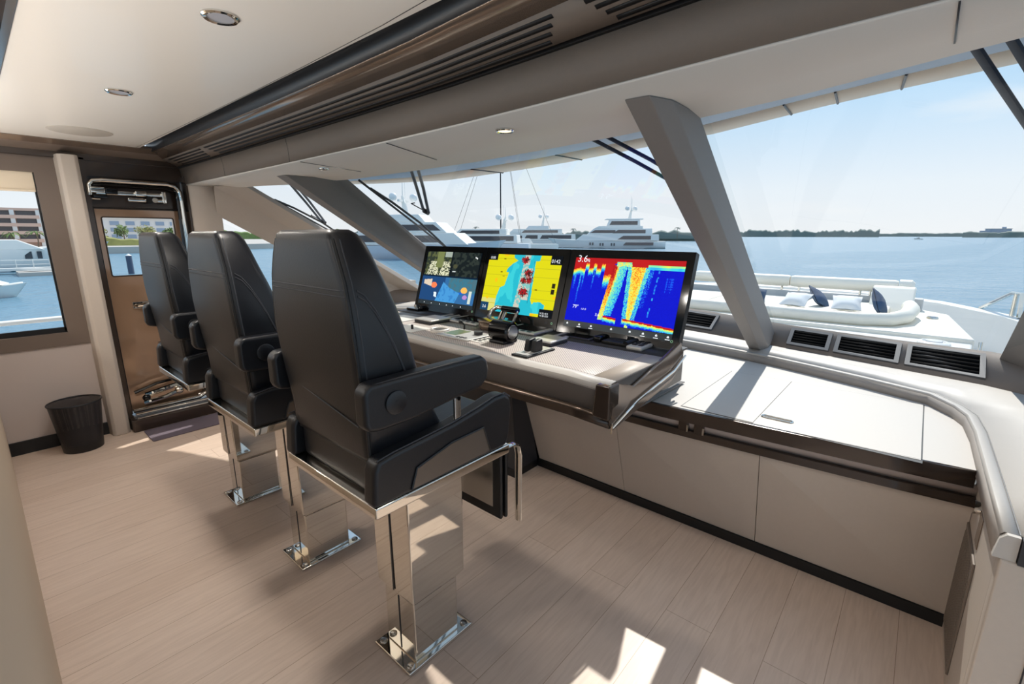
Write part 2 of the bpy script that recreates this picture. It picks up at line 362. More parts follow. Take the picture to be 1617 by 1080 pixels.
# lower folding mechanism
lm = obj('fold_arm', MB().tube([(.66, 4.37, .285), (.80, 4.36, .33), (.95, 4.36, .345), (1.08, 4.37, .33)], .02, 8, flat=.6), M['gloss_black'], dr)
obj('link', MB().tube([(.72, 4.35, .255), (.86, 4.33, .285), (.98, 4.35, .30)], .020, 8), M['chrome'], lm)
obj('link', MB().tube([(.70, 4.32, .205), (.83, 4.30, .225), (.93, 4.33, .245)], .017, 8), M['chrome'], lm)
obj('link', MB().tube([(.93, 4.34, .27), (1.04, 4.34, .315)], .013, 8), M['chrome'], lm)
obj('knuckle', MB().ball((.93, 4.32, .25), .03), M['chrome'], lm)
obj('knuckle', MB().ball((.72, 4.33, .24), .026), M['gloss_black'], lm)
obj('sill_track', MB().box(.64, 1.15, 4.33, 4.36, .115, .13).box(.64, 1.15, 4.29, 4.31, .095, .108), M['chrome'], dr, bevel=.004)
obj('threshold', MB().box(.60, 1.23, 4.28, 4.50, 0, .095), M['darkbronze'], dr, bevel=.01)
# wall forward of the door
struct('wall_port_forward', MB().prism([(1.205, 4.52), (1.205, 4.34), (1.25, 4.30), (1.30, 4.29), (1.395, 4.29), (1.395, 4.52)], 'z', 0, 1.83), M['greige'], 'pale leather wall strip forward of the side door', bevel=.004)
# port upper corner filler: valance end
struct('wall_port_lower', MB().box(1.395, 3.3, 4.33, 4.52, 0, .95), M['greige'], 'leather side panel below the port quarter window')

# ------------------------------------------------------------------ windshield
def glass_pt(y, t):
    xt, xb = interp(GT, y)+.03, interp(GB, y)
    return (lerp(xt, xb, t), y, lerp(ZT+.03, ZB, t))
def pane(name, yt0, yt1, yb0, yb1, label, n=14):
    cur = []
    for i in range(n+1):
        r = []
        for j in range(9):
            t = j/8; y = lerp(lerp(yt0, yt1, i/n), lerp(yb0, yb1, i/n), t); r.append(glass_pt(y, t))
        cur.append(r)
    return struct(name, MB().strips(cur), M['glass'], label)
pane('window_2', -.50, .63, -.45, .74, 'starboard windshield pane looking over the foredeck')
pane('window_3', .60, 3.10, .72, 3.50, 'large central windshield pane behind the monitors')
pane('window_4', 3.12, 4.25, 3.45, 4.40, 'port windshield pane between two leather pillars')
struct('window_5', MB().add([(1.40, 4.40, 1.56), (1.40, 4.40, .95), (3.2, 4.40, .95), (2.6, 4.40, 1.0)], [(0, 1, 2, 3)]), M['glass_side'], 'small triangular port quarter window under the corner pillar')
def beam(top, bot, label, name, m=M['pillar'], bevel=.004):
    return struct(name, MB().loft([top, bot]), m, label, bevel=bevel)
beam([(1.283, .704, ZT), (1.289, .631, ZT), (1.373, .600, ZT), (1.576, .600, ZT), (1.62, .63, ZT), (1.56, .72, ZT)],
     [(3.255, .787, .728), (3.240, .716, .728), (3.345, .690, .728), (3.66, .706, .728), (3.70, .74, .735), (3.55, .80, .735)], 'leather clad windshield pillar standing on the dash beside the starboard monitor', 'trim_10')
beam([(1.396, 3.235, ZT), (1.405, 3.126, ZT), (1.70, 3.095, ZT), (1.764, 3.024, ZT), (1.80, 3.06, ZT), (1.62, 3.24, ZT)],
     [(3.30, 3.40, .728), (3.30, 3.31, .728), (3.60, 3.50, .728), (3.75, 3.58, .735), (3.78, 3.62, .735), (3.6, 3.62, .735)], 'leather clad windshield pillar behind the port monitor', 'trim_11')
beam([(1.33, 4.20, ZT), (1.49, 4.03, ZT), (1.56, 4.05, ZT), (1.52, 4.28, ZT), (1.36, 4.34, ZT), (1.36, 4.30, 1.60)],
     [(3.20, 4.33, .80), (3.25, 4.20, .85), (3.35, 4.22, .85), (3.35, 4.40, .80), (3.15, 4.42, .72), (3.10, 4.40, .62)], 'beige corner pillar sloping down on the port side', 'trim_12', M['greige'])
sp = [(3.43, -.352, .76), (2.96, -.352, 1.14), (2.30, -.40, 1.47), (1.33, -.46, ZT)]
struct('trim_13', MB().loft([[p, (p[0]-.06, p[1]-.10, p[2]-.05), (p[0]-.02, p[1]-.22, p[2]-.02), (p[0]+.08, p[1]-.16, p[2]+.06), (p[0]+.05, p[1]-.03, p[2]+.05)] for p in [Vector(q) for q in sp]]), M['pillar'], 'leather clad starboard corner pillar at the right edge')
# outside brow over the windshield
BR = [(-.9, 1.75), (-.11, 2.02), (.03, 2.06), (.37, 2.19), (.84, 2.42), (1.27, 2.54), (1.86, 2.70), (2.6, 2.82), (3.24, 2.86), (4.0, 2.62), (4.8, 2.05)]
YB = [-.9, -.5, -.11, .15, .37, .6, .84, 1.27, 1.86, 2.4, 2.9, 3.24, 3.7, 4.1, 4.8]
gt2 = lambda y: interp(GT, y)+.04
bw = thing('windshield_brow', 'overhanging grey and cream brow outside above the windshield', 'brow')
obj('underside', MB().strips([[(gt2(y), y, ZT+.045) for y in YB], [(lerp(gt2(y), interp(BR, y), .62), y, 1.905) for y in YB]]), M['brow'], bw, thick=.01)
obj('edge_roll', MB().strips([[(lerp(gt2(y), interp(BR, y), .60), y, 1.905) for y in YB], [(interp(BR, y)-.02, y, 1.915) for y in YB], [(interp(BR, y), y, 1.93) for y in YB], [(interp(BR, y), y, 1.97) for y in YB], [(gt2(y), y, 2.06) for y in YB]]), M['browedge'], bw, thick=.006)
for y in (.12, .30, .46, 1.0, 1.7, 2.5):
    x0, x1 = lerp(gt2(y), interp(BR, y), .62), interp(BR, y)
    obj('seam', MB().tube([(x0, y, 1.899), (x1-.02, y+.02, 1.909), (x1+.004, y+.02, 1.93)], .004, 5), M['charcoal'], bw)

# ------------------------------------------------------------------ dash: counter, lip, sill, vents
RX = lambda y: interp([(-.25, 2.125), (0, 2.10), (.45, 2.065), (.85, 2.04), (2, 2.02), (4.3, 2.04)], y)
LIP = [(1.60, -.238), (1.85, -.236), (2.10, -.234), (2.42, -.230), (2.62, -.216), (2.73, -.180), (2.86, -.10), (2.966, .157), (3.05, .40), (3.119, .61), (3.19, .95), (3.235, 1.25), (3.30, 1.97), (3.27, 2.6), (3.16, 3.2), (2.98, 3.75), (2.80, 4.0), (2.4, 4.18), (2.0, 4.22), (1.6, 4.22)]
FOOT = [(1.60, -.9), (1.85, -.9), (2.10, -.9), (2.42, -.9), (2.75, -.85), (2.95, -.62), (3.14, -.30), (3.225, .03), (3.30, .30), (3.372, .62), (3.46, .95), (3.53, 1.25), (3.63, 1.97), (3.60, 2.6), (3.46, 3.25), (3.30, 3.8), (3.15, 4.15), (2.6, 4.36), (2.0, 4.40), (1.6, 4.40)]
GBOT = [(1.60, -1.1), (1.85, -1.1), (2.10, -1.1), (2.5, -1.1), (2.95, -1.0), (3.20, -.68), (3.39, -.32), (3.43, .05), (3.47, .30), (3.545, .64), (3.66, .95), (3.79, 1.25), (3.93, 1.97), (3.92, 2.6), (3.80, 3.30), (3.58, 3.85), (3.40, 4.22), (2.6, 4.44), (2.0, 4.46), (1.6, 4.46)]
wt = thing('worktop', 'pale leather dash worktop running under the windshield', 'worktop', (2.6, .6, .66))
poly = [(RX(y), y) for y in (-.237, 0, .45, .85, 2, 3.2, 4.2)]+[p for p in LIP[::-1] if p[0] > 2.13]
obj('top', MB().prism(poly, 'z', .63, .67), M['counter'], wt)
obj('front_edge', MB().strips([[(RX(y)+.002, y, .671) for y in (-.235, 0, .45, .85, 2, 3.2, 4.2)], [(RX(y)-.008, y, .668) for y in (-.235, 0, .45, .85, 2, 3.2, 4.2)], [(RX(y)-.008, y, .612) for y in (-.235, 0, .45, .85, 2, 3.2, 4.2)], [(RX(y)+.03, y, .612) for y in (-.235, 0, .45, .85, 2, 3.2, 4.2)]]), M['darkbronze'], wt, thick=.003)
hl = thing('locker_lid', 'pale leather locker lid with a chrome latch beside the console', 'lid', (2.5, .3, .67))
obj('gap', MB().box(2.075, 2.842, -.095, .765, .6695, .6708), M['black'], hl)
obj('panel', MB().add([(2.102, -.09, .6722), (2.836, -.09, .6722), (2.836, .452, .6722), (2.068, .452, .6722), (2.102, -.09, .6702), (2.836, -.09, .6702), (2.836, .452, .6702), (2.068, .452, .6702)], [(0, 1, 2, 3), (0, 4, 5, 1), (1, 5, 6, 2), (2, 6, 7, 3), (3, 7, 4, 0)]).box(2.08, 2.836, .455, .760, .6702, .6722), M['counter'], hl)
lt = obj('latch', MB().tube([(2.187+.015*math.sin(k*PI/12), .385+(.045 if 6 >= k or k >= 18 else -.045)+.015*math.cos(k*PI/12), .674) for k in range(24)], .0035, 6, True), M['chrome'], hl)
obj('slot', MB().box(2.182, 2.192, .335, .435, .672, .6745), M['black'], lt)
tl = thing('dash_lip', 'rounded leather lip bordering the worktop', 'trim', (3, .5, .67))
off = lambda P_, Q_, t: (lerp(P_[0], Q_[0], t), lerp(P_[1], Q_[1], t))
def toward(p, q, d):
    v = Vector((q[0]-p[0], q[1]-p[1])); v.normalize(); return (p[0]+v.x*d, p[1]+v.y*d)
l0 = [(*p, .655) for p in LIP]; l1 = [(*toward(p, q, .004), .714) for p, q in zip(LIP, FOOT)]; l2 = [(*toward(p, q, .011), .722) for p, q in zip(LIP, FOOT)]; l3 = [(*toward(p, q, .040), .722) for p, q in zip(LIP, FOOT)]
obj('face', MB().strips([l0, l1]), M['lip_shaded'], tl, thick=.002)
obj('lip', MB().strips([l1, l2, l3]), M['counter'], tl, thick=.002)
obj('groove', MB().tube([(x, y, .7225) for x, y, z in l3[:7]], .0022, 5), M['charcoal'], tl)
obj('end_cap', MB().prism([(-.236, .655), (-.242, .708), (-.254, .722), (-.278, .722), (-.278, .655)], 'x', 1.585, 1.602), M['counter'], tl)
struct('trim_14', MB().strips([l3, [(*q, .738) for q in FOOT]]), M['counter'], 'pale leather sill between lip and air vents', thick=.004)
struct('trim_15', MB().strips([[(*q, .738) for q in FOOT], [(*q, ZB) for q in GBOT], [(q[0]+.05*(1 if i > 5 else 0), q[1], ZB-.02) for i, q in enumerate(GBOT)]]), M['taupe'], 'sloping leather panel under the glass holding the air vents', thick=.006)
# dash air vents on the sloping panel
def panel_pt(y, t):
    f = interp(sorted((p[1], p[0]) for p in FOOT[5:17]), y); g = interp(sorted((p[1], p[0]) for p in GBOT[5:17]), y)
    return Vector((lerp(f, g, t), y, lerp(.738, ZB, t)))
def air_vent(y0, y1, label, t0=.14, t1=.86):
    A, B, C, D = panel_pt(y0, t0), panel_pt(y1, t0), panel_pt(y1, t1), panel_pt(y0, t1)
    n = (B-A).cross(D-A).normalized()
    if n.x > 0: n = -n
    th = thing('air_vent', label, 'vent', tuple((A+B+C+D)/4), 'dashboard air vents')
    P = lambda u, v, h: A.lerp(B, u).lerp(D.lerp(C, u), v)+n*h
    L = (B-A).length; W = (D-A).length; fu, fv = .022/L, .020/W
    fr = MB()
    for (u0, u1, v0, v1) in ((0, 1, 0, fv), (0, 1, 1-fv, 1), (0, fu, fv, 1-fv), (1-fu, 1, fv, 1-fv)):
        vs = [P(u, v, h) for h in (0, .016) for (u, v) in ((u0, v0), (u1, v0), (u1, v1), (u0, v1))]
        fr.add(vs, [(0, 1, 2, 3), (4, 5, 6, 7), (0, 1, 5, 4), (1, 2, 6, 5), (2, 3, 7, 6), (3, 0, 4, 7)])
    obj('frame', fr, M['vent'], th)
    obj('duct', MB().add([P(fu, fv, .004), P(1-fu, fv, .004), P(1-fu, 1-fv, .004), P(fu, 1-fv, .004)], [(0, 1, 2, 3)]), M['gloss_black'], th)
    for k in range(5):
        v = fv+(1-2*fv)*(k+.5)/5; dv = .1*(1-2*fv)/1.6
        vs = [P(u, vv, h) for (vv, h) in ((v-dv, .006), (v+dv, .013)) for u in (fu, 1-fu)]
        obj('slat', MB().add(vs, [(0, 1, 3, 2)]), M['slat'], th, thick=.003)
    return th
air_vent(-.305, .005, 'dashboard air vent nearest the right edge of the photo')
air_vent(.03, .34, 'middle one of the three dashboard air vents right of the pillar')
air_vent(.365, .60, 'dashboard air vent right beside the foot of the leather pillar')
air_vent(1.12, 1.42, 'dashboard air vent just right of the sonar monitor')
air_vent(3.75, 4.05, 'dashboard air vent at the port end left of the camera monitor')

# counter base cabinet
cb = thing('helm_cabinet', 'long beige cabinet with a leaning front under the dash worktop', 'cabinet', (2.3, .7, 0))
ybs = (-.25, 0, .45, .85, 2, 3.2, 4.2)
def slab(y0, y1):
    g = .0015; y0 += g; y1 -= g
    return MB().add([(2.205, y0, .05), (2.205, y1, .05), (RX(y1)+.015, y1, .536), (RX(y0)+.015, y0, .536), (2.24, y0, .05), (2.24, y1, .05), (RX(y1)+.05, y1, .536), (RX(y0)+.05, y0, .536)],
                    [(0, 1, 2, 3), (4, 5, 6, 7), (0, 1, 5, 4), (1, 2, 6, 5), (2, 3, 7, 6), (3, 0, 4, 7)])
obj('carcass', MB().add([(2.245, -.25, 0), (2.245, 4.2, 0), (2.14, 4.2, .54), (2.19, -.25, .54), (2.5, -.25, 0), (2.5, 4.2, 0), (2.5, 4.2, .62), (2.5, -.25, .62)], [(0, 1, 2, 3), (4, 5, 6, 7), (0, 1, 5, 4), (1, 2, 6, 5), (2, 3, 7, 6), (3, 0, 4, 7)]), M['black'], cb)
for y0, y1 in ((-.25, .413), (.413, 1.085), (1.085, 1.69)):
    obj('front_panel', slab(y0, y1), M['greige'], cb)
obj('kick', MB().box(2.195, 2.25, -.25, 4.2, 0, .048), M['black'], cb)
obj('ledge', MB().strips([[(RX(y)+.075, y, .572) for y in ybs], [(RX(y)+.006, y, .566) for y in ybs], [(RX(y)+.004, y, .537) for y in ybs], [(RX(y)+.06, y, .535) for y in ybs]]), M['darkbronze'], cb, thick=.003)
obj('recess_back', MB().strips([[(RX(y)+.010, y, .618) for y in ybs], [(RX(y)+.028, y, .568) for y in ybs]]), M['lightwall'], cb, thick=.003)
for y in (.735, .665):
    hb = obj('bracket', MB().box(RX(y)-.002, RX(y)+.05, y-.022, y+.022, .566, .612), M['darkbronze'], cb, bevel=.003)
    obj('hinge_pin', MB().box(RX(y)-.008, RX(y)+.0, y-.026, y-.018, .568, .600), M['chrome'], hb)
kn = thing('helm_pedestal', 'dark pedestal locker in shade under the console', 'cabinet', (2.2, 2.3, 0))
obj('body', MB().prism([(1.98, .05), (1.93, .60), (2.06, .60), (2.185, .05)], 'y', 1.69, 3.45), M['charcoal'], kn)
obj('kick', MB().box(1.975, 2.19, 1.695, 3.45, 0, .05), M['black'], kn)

# starboard side cabinet
sc = thing('side_cabinet', 'starboard side cabinet with a slotted grille and pale leather sides', 'cabinet', (1.9, -.6, 0))
obj('body', MB().box(1.62, 2.22, -.9, -.25, 0, .66).box(1.58, 1.625, -.9, -.25, 0, .655), M['greige'], sc, bevel=.006)
obj('edge_band', MB().box(1.575, 1.60, -.9, -.28, .655, .722), M['charcoal'], sc)
gr = obj('grille', MB().box(1.86, 2.165, -.2505, -.249, .06, .47), M['black'], sc)
rb_ = MB().box(1.86, 1.872, -.2505, -.244, .06, .47).box(2.153, 2.165, -.2505, -.244, .06, .47).box(1.872, 2.153, -.2505, -.244, .06, .075).box(1.872, 2.153, -.2505, -.244, .455, .47)
for k in range(12): rb_.box(1.882+k*.0226, 1.893+k*.0226, -.2505, -.244, .075, .455)
obj('rib', rb_, M['taupe'], gr)
obj('latch', MB().cyl((1.99, -.25, .60), (1.99, -.232, .60), .022), M['chrome'], sc)
obj('pull_slot', MB().box(1.90, 1.965, -.252, -.2475, .50, .60), M['bronze'], sc)
obj('seam', MB().box(1.577, 1.58, -.34, -.337, .02, .655), M['charcoal'], sc)

# ------------------------------------------------------------------ console pod
pod = thing('helm_console', 'overhanging helm console with perforated leather top and bronze wing end', 'console', (1.95, 1.98, .68))
PY = [.88, 1.1, 1.45, 1.95, 2.4, 2.8, 3.1]
pf = lambda y: interp([(.88, 1.605), (1.1, 1.63), (1.45, 1.632), (1.95, 1.632), (2.4, 1.655), (3.1, 1.70)], y)
ZP = .868
def psw(prof): return [[(pf(y)+dx if ab == 0 else dx, y, z) for y in PY] for (dx, z, ab) in prof]
obj('body', MB().strips(psw([(2.42, .68, 1), (.06, .69, 0), (.045, .705, 0), (-.012, .835, 0), (0, .856, 0), (.03, .864, 0), (2.42, .864, 1)])), M['podface'], pod, thick=.004)
obj('top_leather', MB().strips(psw([(.045, ZP-.001, 0), (.06, ZP, 0), (2.14, ZP, 1)])), M['perf'], pod, thick=.003)
obj('top_border', MB().strips([[(x, y, ZP+.001) for y in (.88, .985)] for x in (1.66, 2.14)]), M['greige'], pod, thick=.004)
obj('rear_deck', MB().strips(psw([(2.14, ZP, 1), (2.42, ZP+.002, 1)])), M['charcoal'], pod, thick=.004)
obj('front_nosing', MB().strips(psw([(-.013, .832, 0), (-.006, .856, 0), (.018, ZP-.001, 0), (.048, ZP, 0)])), M['counter'], pod, thick=.003)
obj('lower_trim', MB().strips(psw([(.06, .708, 0), (.01, .704, 0), (.012, .672, 0), (.07, .668, 0)])), M['darkbronze'], pod, thick=.004)
obj('accent_strip', MB().strips(psw([(.038, .716, 0), (.018, .706, 0)])), M['bronze'], pod, thick=.004)
obj('end_wall', MB().prism([(1.66, .70), (1.62, .84), (1.66, .862), (2.38, .862), (2.38, .70)], 'y', .885, .90), M['darkbronze'], pod)
wg = obj('wing', MB().loft([[(1.60, .858, .672), (1.60, .874, .700), (1.585, .884, .845), (1.63, .880, .868)], [(1.80, .856, .700), (1.80, .858, .75), (1.80, .872, .81), (1.80, .884, .815)], [(2.15, .846, .755), (2.15, .842, .80), (2.15, .866, .885), (2.15, .884, .89)], [(2.28, .852, .82), (2.28, .844, .85), (2.28, .862, .925), (2.28, .884, .925)]]), M['bronze'], pod, bevel=.003)
obj('chrome_line', MB().tube([(1.597, .856, .688), (1.80, .849, .752), (2.15, .836, .812), (2.285, .838, .86)], .005, 8), M['chrome'], wg)
obj('tip_edge', MB().tube([(1.594, .857, .664), (1.593, .857, .71)], .004, 6), M['chrome'], wg)
obj('corner_cap', MB().prism([(.868, .715), (.868, .862), (.935, .862), (.948, .72)], 'x', 1.585, 1.668), M['darkbronze'], pod, bevel=.008)

# ------------------------------------------------------------------ monitors
T = Vector((.15, 0, .49)).normalized(); Nn = Vector((-.49, 0, .15)).normalized(); MH = .512
def mp(y, t, d=0): return Vector((2.30, y, .874))+T*t+Nn*d
def mslab(y0, y1, t0, t1, d0, d1):
    vs = [mp(y, t, d) for d in (d0, d1) for (y, t) in ((y0, t0), (y1, t0), (y1, t1), (y0, t1))]
    return MB().add(vs, [(0, 1, 2, 3), (4, 5, 6, 7), (0, 1, 5, 4), (1, 2, 6, 5), (2, 3, 7, 6), (3, 0, 4, 7)])
def text_mesh(s, size):
    cu = bpy.data.curves.new('txt', 'FONT'); cu.body = s; cu.size = size; cu.resolution_u = 3
    o = bpy.data.objects.new('txt', cu); COL.objects.link(o); bpy.context.view_layer.update()
    me = bpy.data.meshes.new_from_object(o.evaluated_get(bpy.context.evaluated_depsgraph_get()))
    vs = [tuple(v.co) for v in me.vertices]; fs = [tuple(p.vertices) for p in me.polygons]
    bpy.data.objects.remove(o); bpy.data.curves.remove(cu); bpy.data.meshes.remove(me)
    return vs, fs
def jet(v):
    v = max(0, min(1, v)); tab = [(0, (8, 12, 150)), (.10, (12, 20, 190)), (.25, (20, 70, 220)), (.4, (60, 200, 220)), (.52, (130, 225, 160)), (.65, (240, 225, 70)), (.78, (240, 150, 40)), (.9, (190, 30, 30)), (1, (150, 18, 26))]
    return tuple(interp([(a_, c_[k]) for a_, c_ in tab], v) for k in range(3))
def vnoise(x, y, s):
    return (math.sin(x*127.1+y*311.7+s*74.7)*43758.5453) % 1
def sn(x, s=0):
    i = math.floor(x); f_ = x-i; f_ = f_*f_*(3-2*f_); return lerp(vnoise(i, 0, s), vnoise(i+1, 0, s), f_)
def sn2(x, y, s=0):
    i, j = math.floor(x), math.floor(y); f_, g_ = x-i, y-j
    f_ = f_*f_*(3-2*f_); g_ = g_*g_*(3-2*g_)
    return lerp(lerp(vnoise(i, j, s), vnoise(i+1, j, s), f_), lerp(vnoise(i, j+1, s), vnoise(i+1, j+1, s), f_), g_)
def sonar(s, t):
    r = vnoise(s*997, t*613, 1)-.5; v = .10+.03*r
    if s < .40:
        e = .15+.05*sn(s*16, 2)+(.08 if s > .31 else 0)
        for c_ in (.135, .215, .295):
            if abs(s-c_) < .016: e = .09
        if t < e: v = .93
        else:
            fall = .13 if s < .31 else .22
            k = (t-e)/fall; v = max(v, .85-.75*k+.18*r) if k < 1 else v
        for c_, l_, w_ in ((.03, .5, .014), (.085, .72, .010), (.115, .5, .008), (.215, .48, .007), (.325, .45, .008), (.27, .3, .02)):
            cc = c_-.02*(t-.2)
            if abs(s-cc) < w_*(1-.6*t/l_) and t < l_: v = max(v, .46-.25*t/l_+.15*r)
    c_ = .425-.075*t
    w_ = .028
    if abs(s-c_) < w_ and .1 < t < .93: v = max(v, .93-.5*max(0, t-.25)+.22*r-.25*(s > c_+w_*.5))
    if c_+w_ <= s < c_+w_+.075-.05*max(0, t-.5) and .1 < t < .86: v = max(v, .50-.18*max(0, t-.4)-.12*(s-c_-w_)/.07+.24*r)
    c2 = .625-.02*t; hw = .055*(1-t)+.014
    if t > .06:
        if abs(s-c2) < hw: v = max(v, .80-.14*t+.24*r-.1*(abs(s-c2)/hw))
        elif abs(s-c2) < hw+.035 and t < .96: v = max(v, .44-.1*t+.26*r)
        elif 0 < s-c2-hw-.035 < .04 and t < .7: v = max(v, .28-.2*t+.3*r)
    if .42 < s < .56 and .05 < t < .115: v = .55+.3*r
    if s > .70 and .075 < t < .145: v = .48+.15*sn(s*30, 5)-.15*(t > .11)
    if t < (.075 if s > .55 or s < .42 else .05): v = .95
    if .56 < s < .70 and t < .12: v = .93
    lx = .81-.05*t
    if abs(s-lx) < .006 and .15 < t < .85: v = max(v, .26+.1*sn(t*40, 3)) if sn(t*18, 8) > .3 else v
    if abs(s-.90) < .03 and .25 < t < .45 and sn(t*60, 4)*sn(s*170, 6) > .25: v = max(v, .26)
    b0 = None
    if .375 < s < .50: b0 = .865+.02*(s-.375)/.12
    elif s > .56: b0 = .875+.055*(s-.56)/.44
    if b0:
        k = t-b0; wd = .018+.012*sn(s*40, 7)
        if 0 <= k < wd: v = .92
        elif wd <= k < wd+.05+.03*sn(s*90, 9): v = max(.15, .72-.5*(k-wd)/.06+.2*r)
    return jet(v)
def inpoly(x, y, P_):
    r = False; j = len(P_)-1
    for i in range(len(P_)):
        if (P_[i][1] > y) != (P_[j][1] > y) and x < (P_[j][0]-P_[i][0])*(y-P_[i][1])/(P_[j][1]-P_[i][1])+P_[i][0]: r = not r
        j = i
    return r
CH = [(.36, -.01), (.37, .05), (.43, .10), (.36, .16), (.30, .24), (.29, .30), (.33, .31), (.30, .54), (.24, .58), (.21, .75), (.215, 1.01), (.72, 1.01), (.72, .95), (.83, .95), (.88, .88), (.88, .80), (.82, .76), (.74, .77), (.72, .81), (.69, .74), (.67, .10), (.72, .09), (.73, -.01)]
def chart(s, t):
    n = sn2(s*60, t*40, 3)
    if s < .13 and t < .11 or s > .86 and t < .14 or s > .83 and t > .87: return (10, 14, 20)
    if s < .12 and t > .86: return (20, 60, 92)
    if .93 < s < .97 and (.44 < t < .52 or .54 < t < .62): return (40, 36, 20)
    if inpoly(s, t, CH):
        c_ = (36, 172, 190) if sn2(s*18, t*5, 5) > .35 else (54, 190, 200)
        rl, rr_ = lerp(.52, .47, t), lerp(.60, .545, t)
        if .22 < t < .75: rr_ = .66
        if rl < s < rr_: c_ = (190, 186, 172) if n > .45 else (120, 180, 176)
        for (a_, b_, q) in ((.60, .30, .055), (.55, .43, .045), (.625, .42, .05), (.575, .62, .06), (.53, .085, .05)):
            if math.hypot(s-a_, (t-b_)*.8) < q*(.5+.9*sn2(s*130, t*90, 7)): c_ = (150, 30, 34) if n > .4 else (70, 30, 30)
        if abs(s-.655) < .004 and .1 < t < .8: c_ = (20, 110, 130)
        return c_
    y_ = (206, 200, 20)
    if s < .24 and t > .78: y_ = (204, 200, 110)
    if sn2(s*12, t*9, 9) > .88: y_ = (230, 180, 20)
    if (t*14) % 1 < .05: y_ = (180, 176, 26)
    for a_, b_ in ((.24, .08), (.22, .31), (.26, .38), (.74, .57)):
        if abs(s-a_) < .014 and abs(t-b_) < .008: y_ = (110, 90, 10)
    return y_
def cams(s, t):
    n = sn2(s*34, t*26, 2); m_ = sn2(s*90, t*60, 4)
    if t < .44:
        if s < .02 or s > .98 or abs(s-.5) < .012: return (6, 14, 22)
        if s < .5:
            c_ = (46, 54, 44)
            if n > .55: c_ = (84, 90, 58)
            for cx_ in (.17, .41):
                if abs(s-cx_) < .09*(t/.44+.25) and t > .18 and m_ > .42: c_ = (206, 206, 176)
            if abs(s-.28) < .06 and t < .3: c_ = (112, 120, 74)
            if s > .36 and t < .1: c_ = (150, 160, 150)
            return c_
        c_ = (20, 28, 30) if n < .6 else (42, 50, 46)
        if math.hypot(s-.58, t-.26) < .04: c_ = (70, 72, 52)
        if .54 < s < .60 and .345 < t < .365: c_ = (190, 196, 196)
        if .90 < s < .94 and abs(t-.08-(s-.9)*.6) < .012: c_ = (220, 220, 220)
        return c_
    if t < .47: return (8, 30, 50)
    if inpoly(s, t, [(.30, .98), (.42, .56), (.55, .66), (.74, .74), (.66, .98)]): return (66, 142, 200) if n > .3 else (52, 124, 186)
    if inpoly(s, t, [(.05, .54), (.2, .52), (.2, .66), (.05, .62)]): return (206, 190, 170)
    if math.hypot(s-.25, t-.63) < .055: return (236, 120, 76)
    if inpoly(s, t, [(.27, .76), (.32, .76), (.33, .86), (.28, .84)]): return (214, 226, 230)
    if abs(math.hypot(s-.74, (t-.93))-.19) < .018 and s < .78 and t < .95: return (24, 92, 190)
    if math.hypot(s-.81, t-.68) < .055: return (240, 176, 84)
    if math.hypot(s-.84, t-.8) < .04: return (170, 130, 190)
    if .90 < s < .95 and .68 < t < .9: return (196, 206, 196)
    if s > .52 and t < .72: return (56, 110, 130) if n > .4 else (70, 104, 116)
    return (28, 66, 112) if s < .45 else (48, 100, 150)
def monitor(y0, y1, label, fn, act, group):
    th = thing('monitor', label, 'monitor', tuple(mp((y0+y1)/2, 0)), group)
    g = .0015
    obj('case', mslab(y0+g, y1-g, .018, MH, -.045, -.002), M['black'], th)
    obj('front_glass', mslab(y0+g, y1-g, 0, MH, -.002, .001), M['gloss_black'], th)
    s0, s1, t0, t1 = act                       # fractions, t measured from the top
    NX, NY = 170, 104
    mbx = MB(); cols = []
    W = y1-y0
    P_ = lambda s, t, d=.0025: mp(y1-W*lerp(s0, s1, s), MH*(1-lerp(t0, t1, t)), d)
    vs = [P_(i/NX, j/NY) for j in range(NY+1) for i in range(NX+1)]
    fs = [(j*(NX+1)+i, j*(NX+1)+i+1, (j+1)*(NX+1)+i+1, (j+1)*(NX+1)+i) for j in range(NY) for i in range(NX)]
    for j in range(NY):
        for i in range(NX): cols.append(lin(fn((i+.5)/NX, (j+.5)/NY)))
    so = obj('screen', MB().add(vs, fs), M['screen'], th)
    ca = so.data.color_attributes.new('pic', 'FLOAT_COLOR', 'CORNER')
    buf = []
    for p in so.data.polygons:
        c_ = cols[p.index]
        for _ in range(p.loop_total): buf += [c_[0], c_[1], c_[2], 1]
    ca.data.foreach_set('color', buf)
    def txt(string, s, t, size, name, m=M['grid_white']):
        v_, f_ = text_mesh(string, size); base = P_(s, t, .004)
        obj(name, MB().add([base+Vector((0, -1, 0))*p[0]+T*p[1] for p in v_], f_), m, th)
    return th, P_, txt
grp = None
m1, P1, tx1 = monitor(2.372, 3.055, 'left monitor showing four dim camera views', cams, (.055, .955, .085, .90), grp)
m2, P2, tx2 = monitor(1.652, 2.368, 'middle monitor showing a yellow and cyan nautical chart', chart, (.06, .935, .09, .865), grp)
m3, P3, tx3 = monitor(.885, 1.648, 'right monitor showing a blue and red sonar picture', sonar, (.06, .945, .095, .845), grp)
tx3('3.6', .02, .068, .058, 'depth_reading'); tx3('ft', .125, .068, .030, 'unit_text')
tx3('79\u00b0', .06, .80, .030, 'temperature_reading'); tx3('3.6', .30, .885, .024, 'cursor_reading'); tx3('1.0 :0', .15, .815, .016, 'speed_reading')
tx2('0:00', .025, .085, .026, 'time_reading'); tx2('0142', .87, .115, .034, 'heading_reading'); tx2('3.6', .03, .96, .030, 'depth_reading')
tx2('N 26 45.9', .845, .945, .016, 'position_text'); tx2('W 80 03.0', .845, .985, .016, 'position_text')
